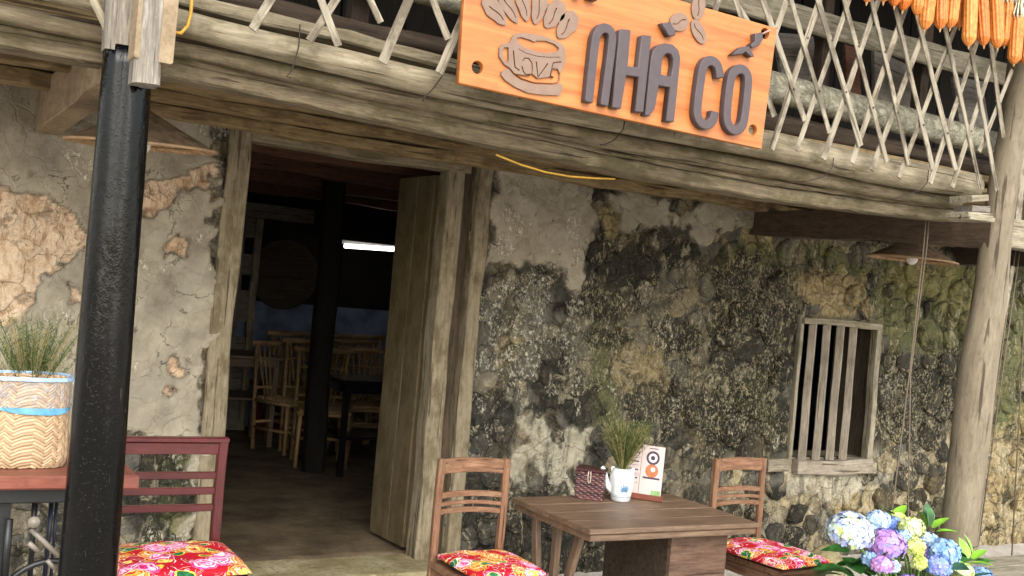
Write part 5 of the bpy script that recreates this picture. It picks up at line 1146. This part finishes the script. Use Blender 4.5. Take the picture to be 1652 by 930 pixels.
# ---------------------------------------------------------------- furniture in the dark room
def stickchair(label=None, M=None):
    t = thing('bamboo_chair', label, 'chair', (0, 0, 0), 0, 'bamboo chairs in the dark room')
    S3 = [.84, .42]
    mb = MB()
    def st(name, a, b, r): link(name, MB().tube([a, b], r, 8).mesh(smooth=True), t, None, M_BAMB)
    for x in (-.2, .2):
        st('leg', (x, -.2, 0), (x*.95, -.18, .42), .017); st('leg', (x, .2, 0), (x*1.0, .26, .86), .017); st('side_rail', (x, -.2, .40), (x, .22, .40), .016); st('stretcher', (x, -.2, .18), (x, .2, .18), .012)
    for y in (-.19, .21): st('cross_rail', (-.21, y, .40), (.21, y, .40), .016); st('stretcher', (-.2, y, .22), (.2, y, .22), .012)
    st('top_rail', (-.25, .26, .86), (.25, .26, .86), .021); st('back_rail', (-.2, .25, .72), (.2, .25, .72), .010); st('back_rail', (-.2, .22, .50), (.2, .22, .50), .012)
    for k in range(7): u = k/6*2-1; st('back_stick', (u*.10, .21, .42), (u*.18, .26, .86), .0085)
    for k in range(9): y = -.18+k*.045; st('seat_slat', (-.2, y, .425), (.2, y, .425), .015)
    return t
proto = None
for k, (px, py, Y, rz, lab) in enumerate([(488, 540, 9.3, 10, 'bamboo chair right behind the sideways one, left of the black pillar'), (508, 552, 8.75, -4, 'bamboo chair between the nearest one and the back row, left of the black pillar'), (586, 553, 9.2, 6, 'bamboo chair behind the dark table, right of the black pillar'), (595, 566, 8.7, -8, 'bamboo chair nearest the dark table, seen beside the door leaf'), (560, 545, 9.75, 0, 'bamboo chair farthest back, half hidden by the black pillar'), (470, 556, 9.0, 25, 'leftmost bamboo chair in the dark room, turned towards the brown table'), (522, 566, 8.35, -14, 'nearest bamboo chair just left of the black pillar'), (604, 545, 9.6, 12, 'bamboo chair at the back, right of the pillar, mostly behind the door leaf')]):
    p = atY(px, py, Y); M = Matrix.Translation((p.x, Y-.1, 0.003)) @ Matrix.Rotation(radians(rz), 4, 'Z') @ Matrix.Diagonal((1, 1, p.z/.87, 1))
    if proto is None: proto = stickchair(lab); proto.matrix_basis = M; first = M
    else:
        c = copy_tree(proto, M, lab)
def room_table(label, x0, x1, y0, y1, z, mat, shelf=None, top=.03):
    t = thing('room_table', label, 'table', ((x0+x1)/2, (y0+y1)/2, 0))
    link('top', beam_mesh(x1-x0, y1-y0, top, .001, .005), t, Matrix.Translation(((x0+x1)/2, (y0+y1)/2, z-top/2)), mat)
    link('apron', beam_mesh(x1-x0-.08, y1-y0-.08, .07, .001, .004), t, Matrix.Translation(((x0+x1)/2, (y0+y1)/2, z-top-.037)), mat)
    for x in (x0+.05, x1-.05):
        for y in (y0+.05, y1-.05): vbeam('leg', x-.022, x+.022, y-.022, y+.022, 0.002, z-top-.073, mat, t, rough=.001)
    if shelf: link('shelf', beam_mesh(x1-x0-.06, y1-y0-.06, .02, .001, .004), t, Matrix.Translation(((x0+x1)/2, (y0+y1)/2, shelf)), mat)
    return t
M_DT = plain('dark_polished_wood', '171318', .25, .5, .3, 10, .05)
room_table('brown wooden table seen at the left inside the doorway', 2.20, 2.93, 9.05, 9.7, .80, M_TABLE, .42)
room_table('low dark polished table right of the black pillar in the room', 2.97, 3.75, 7.65, 8.2, .755, M_DT, .30)
fr = thing('slotted_frame', 'grey wooden upright frame with square slots standing at the back left of the room', 'frame', (2.75, 10.1, 0))
xa = atY(386, 480, 10.1).x; xb = atY(404, 480, 10.1).x; xc = atY(396, 480, 10.1).x
vbeam('upright', xa-.12, xa+.0, 10.08, 10.12, 0, 2.1, M_SLATE, fr); vbeam('upright', xc+.03, xb+.05, 10.06, 10.12, 0, 2.05, M_GREY, fr)
for z0, z1_ in ((0, .9), (1.05, 1.35), (1.5, 1.7), (1.86, 2.05)): link('crosspiece', beam_mesh(xc+.03-xa, .03, z1_-z0, .001), fr, Matrix.Translation(((xc+.03+xa)/2, 10.1, (z0+z1_)/2)), M_SLATE)
hbeam('head', xa-.1, xb+.55, 10.05, 10.15, 2.06, 2.2, M_SLATE, fr)
tr = atY(458, 443, 10.2); ty = thing('round_tray', 'large round woven tray hanging on the back wall of the room', 'tray', tr)
link('disc', MB().lathe([(.0, 0), (.30, 0), (.33, .03), (.345, .03), (.345, 0)], 40).mesh(smooth=True), ty, Matrix.Translation(tr) @ Matrix.Rotation(radians(90), 4, 'X'), M_DARKB)
rb = thing('red_bench', 'dark red slatted bench against the back wall of the dark room', 'bench', (3.6, 9.9, 0))
M_DRED = plain('dark_red_paint', '5a1516', .5); 
for k in range(12): vbeam('slat', 3.0+k*.11, 3.07+k*.11, 9.98, 10.0, .12, .45, M_DRED, rb)
hbeam('seat', 2.95, 4.4, 9.85, 10.2, .45, .48, M_DRED, rb)
hbeam('foot_rail', 2.95, 4.4, 9.97, 10.01, .0, .12, M_DRED, rb)
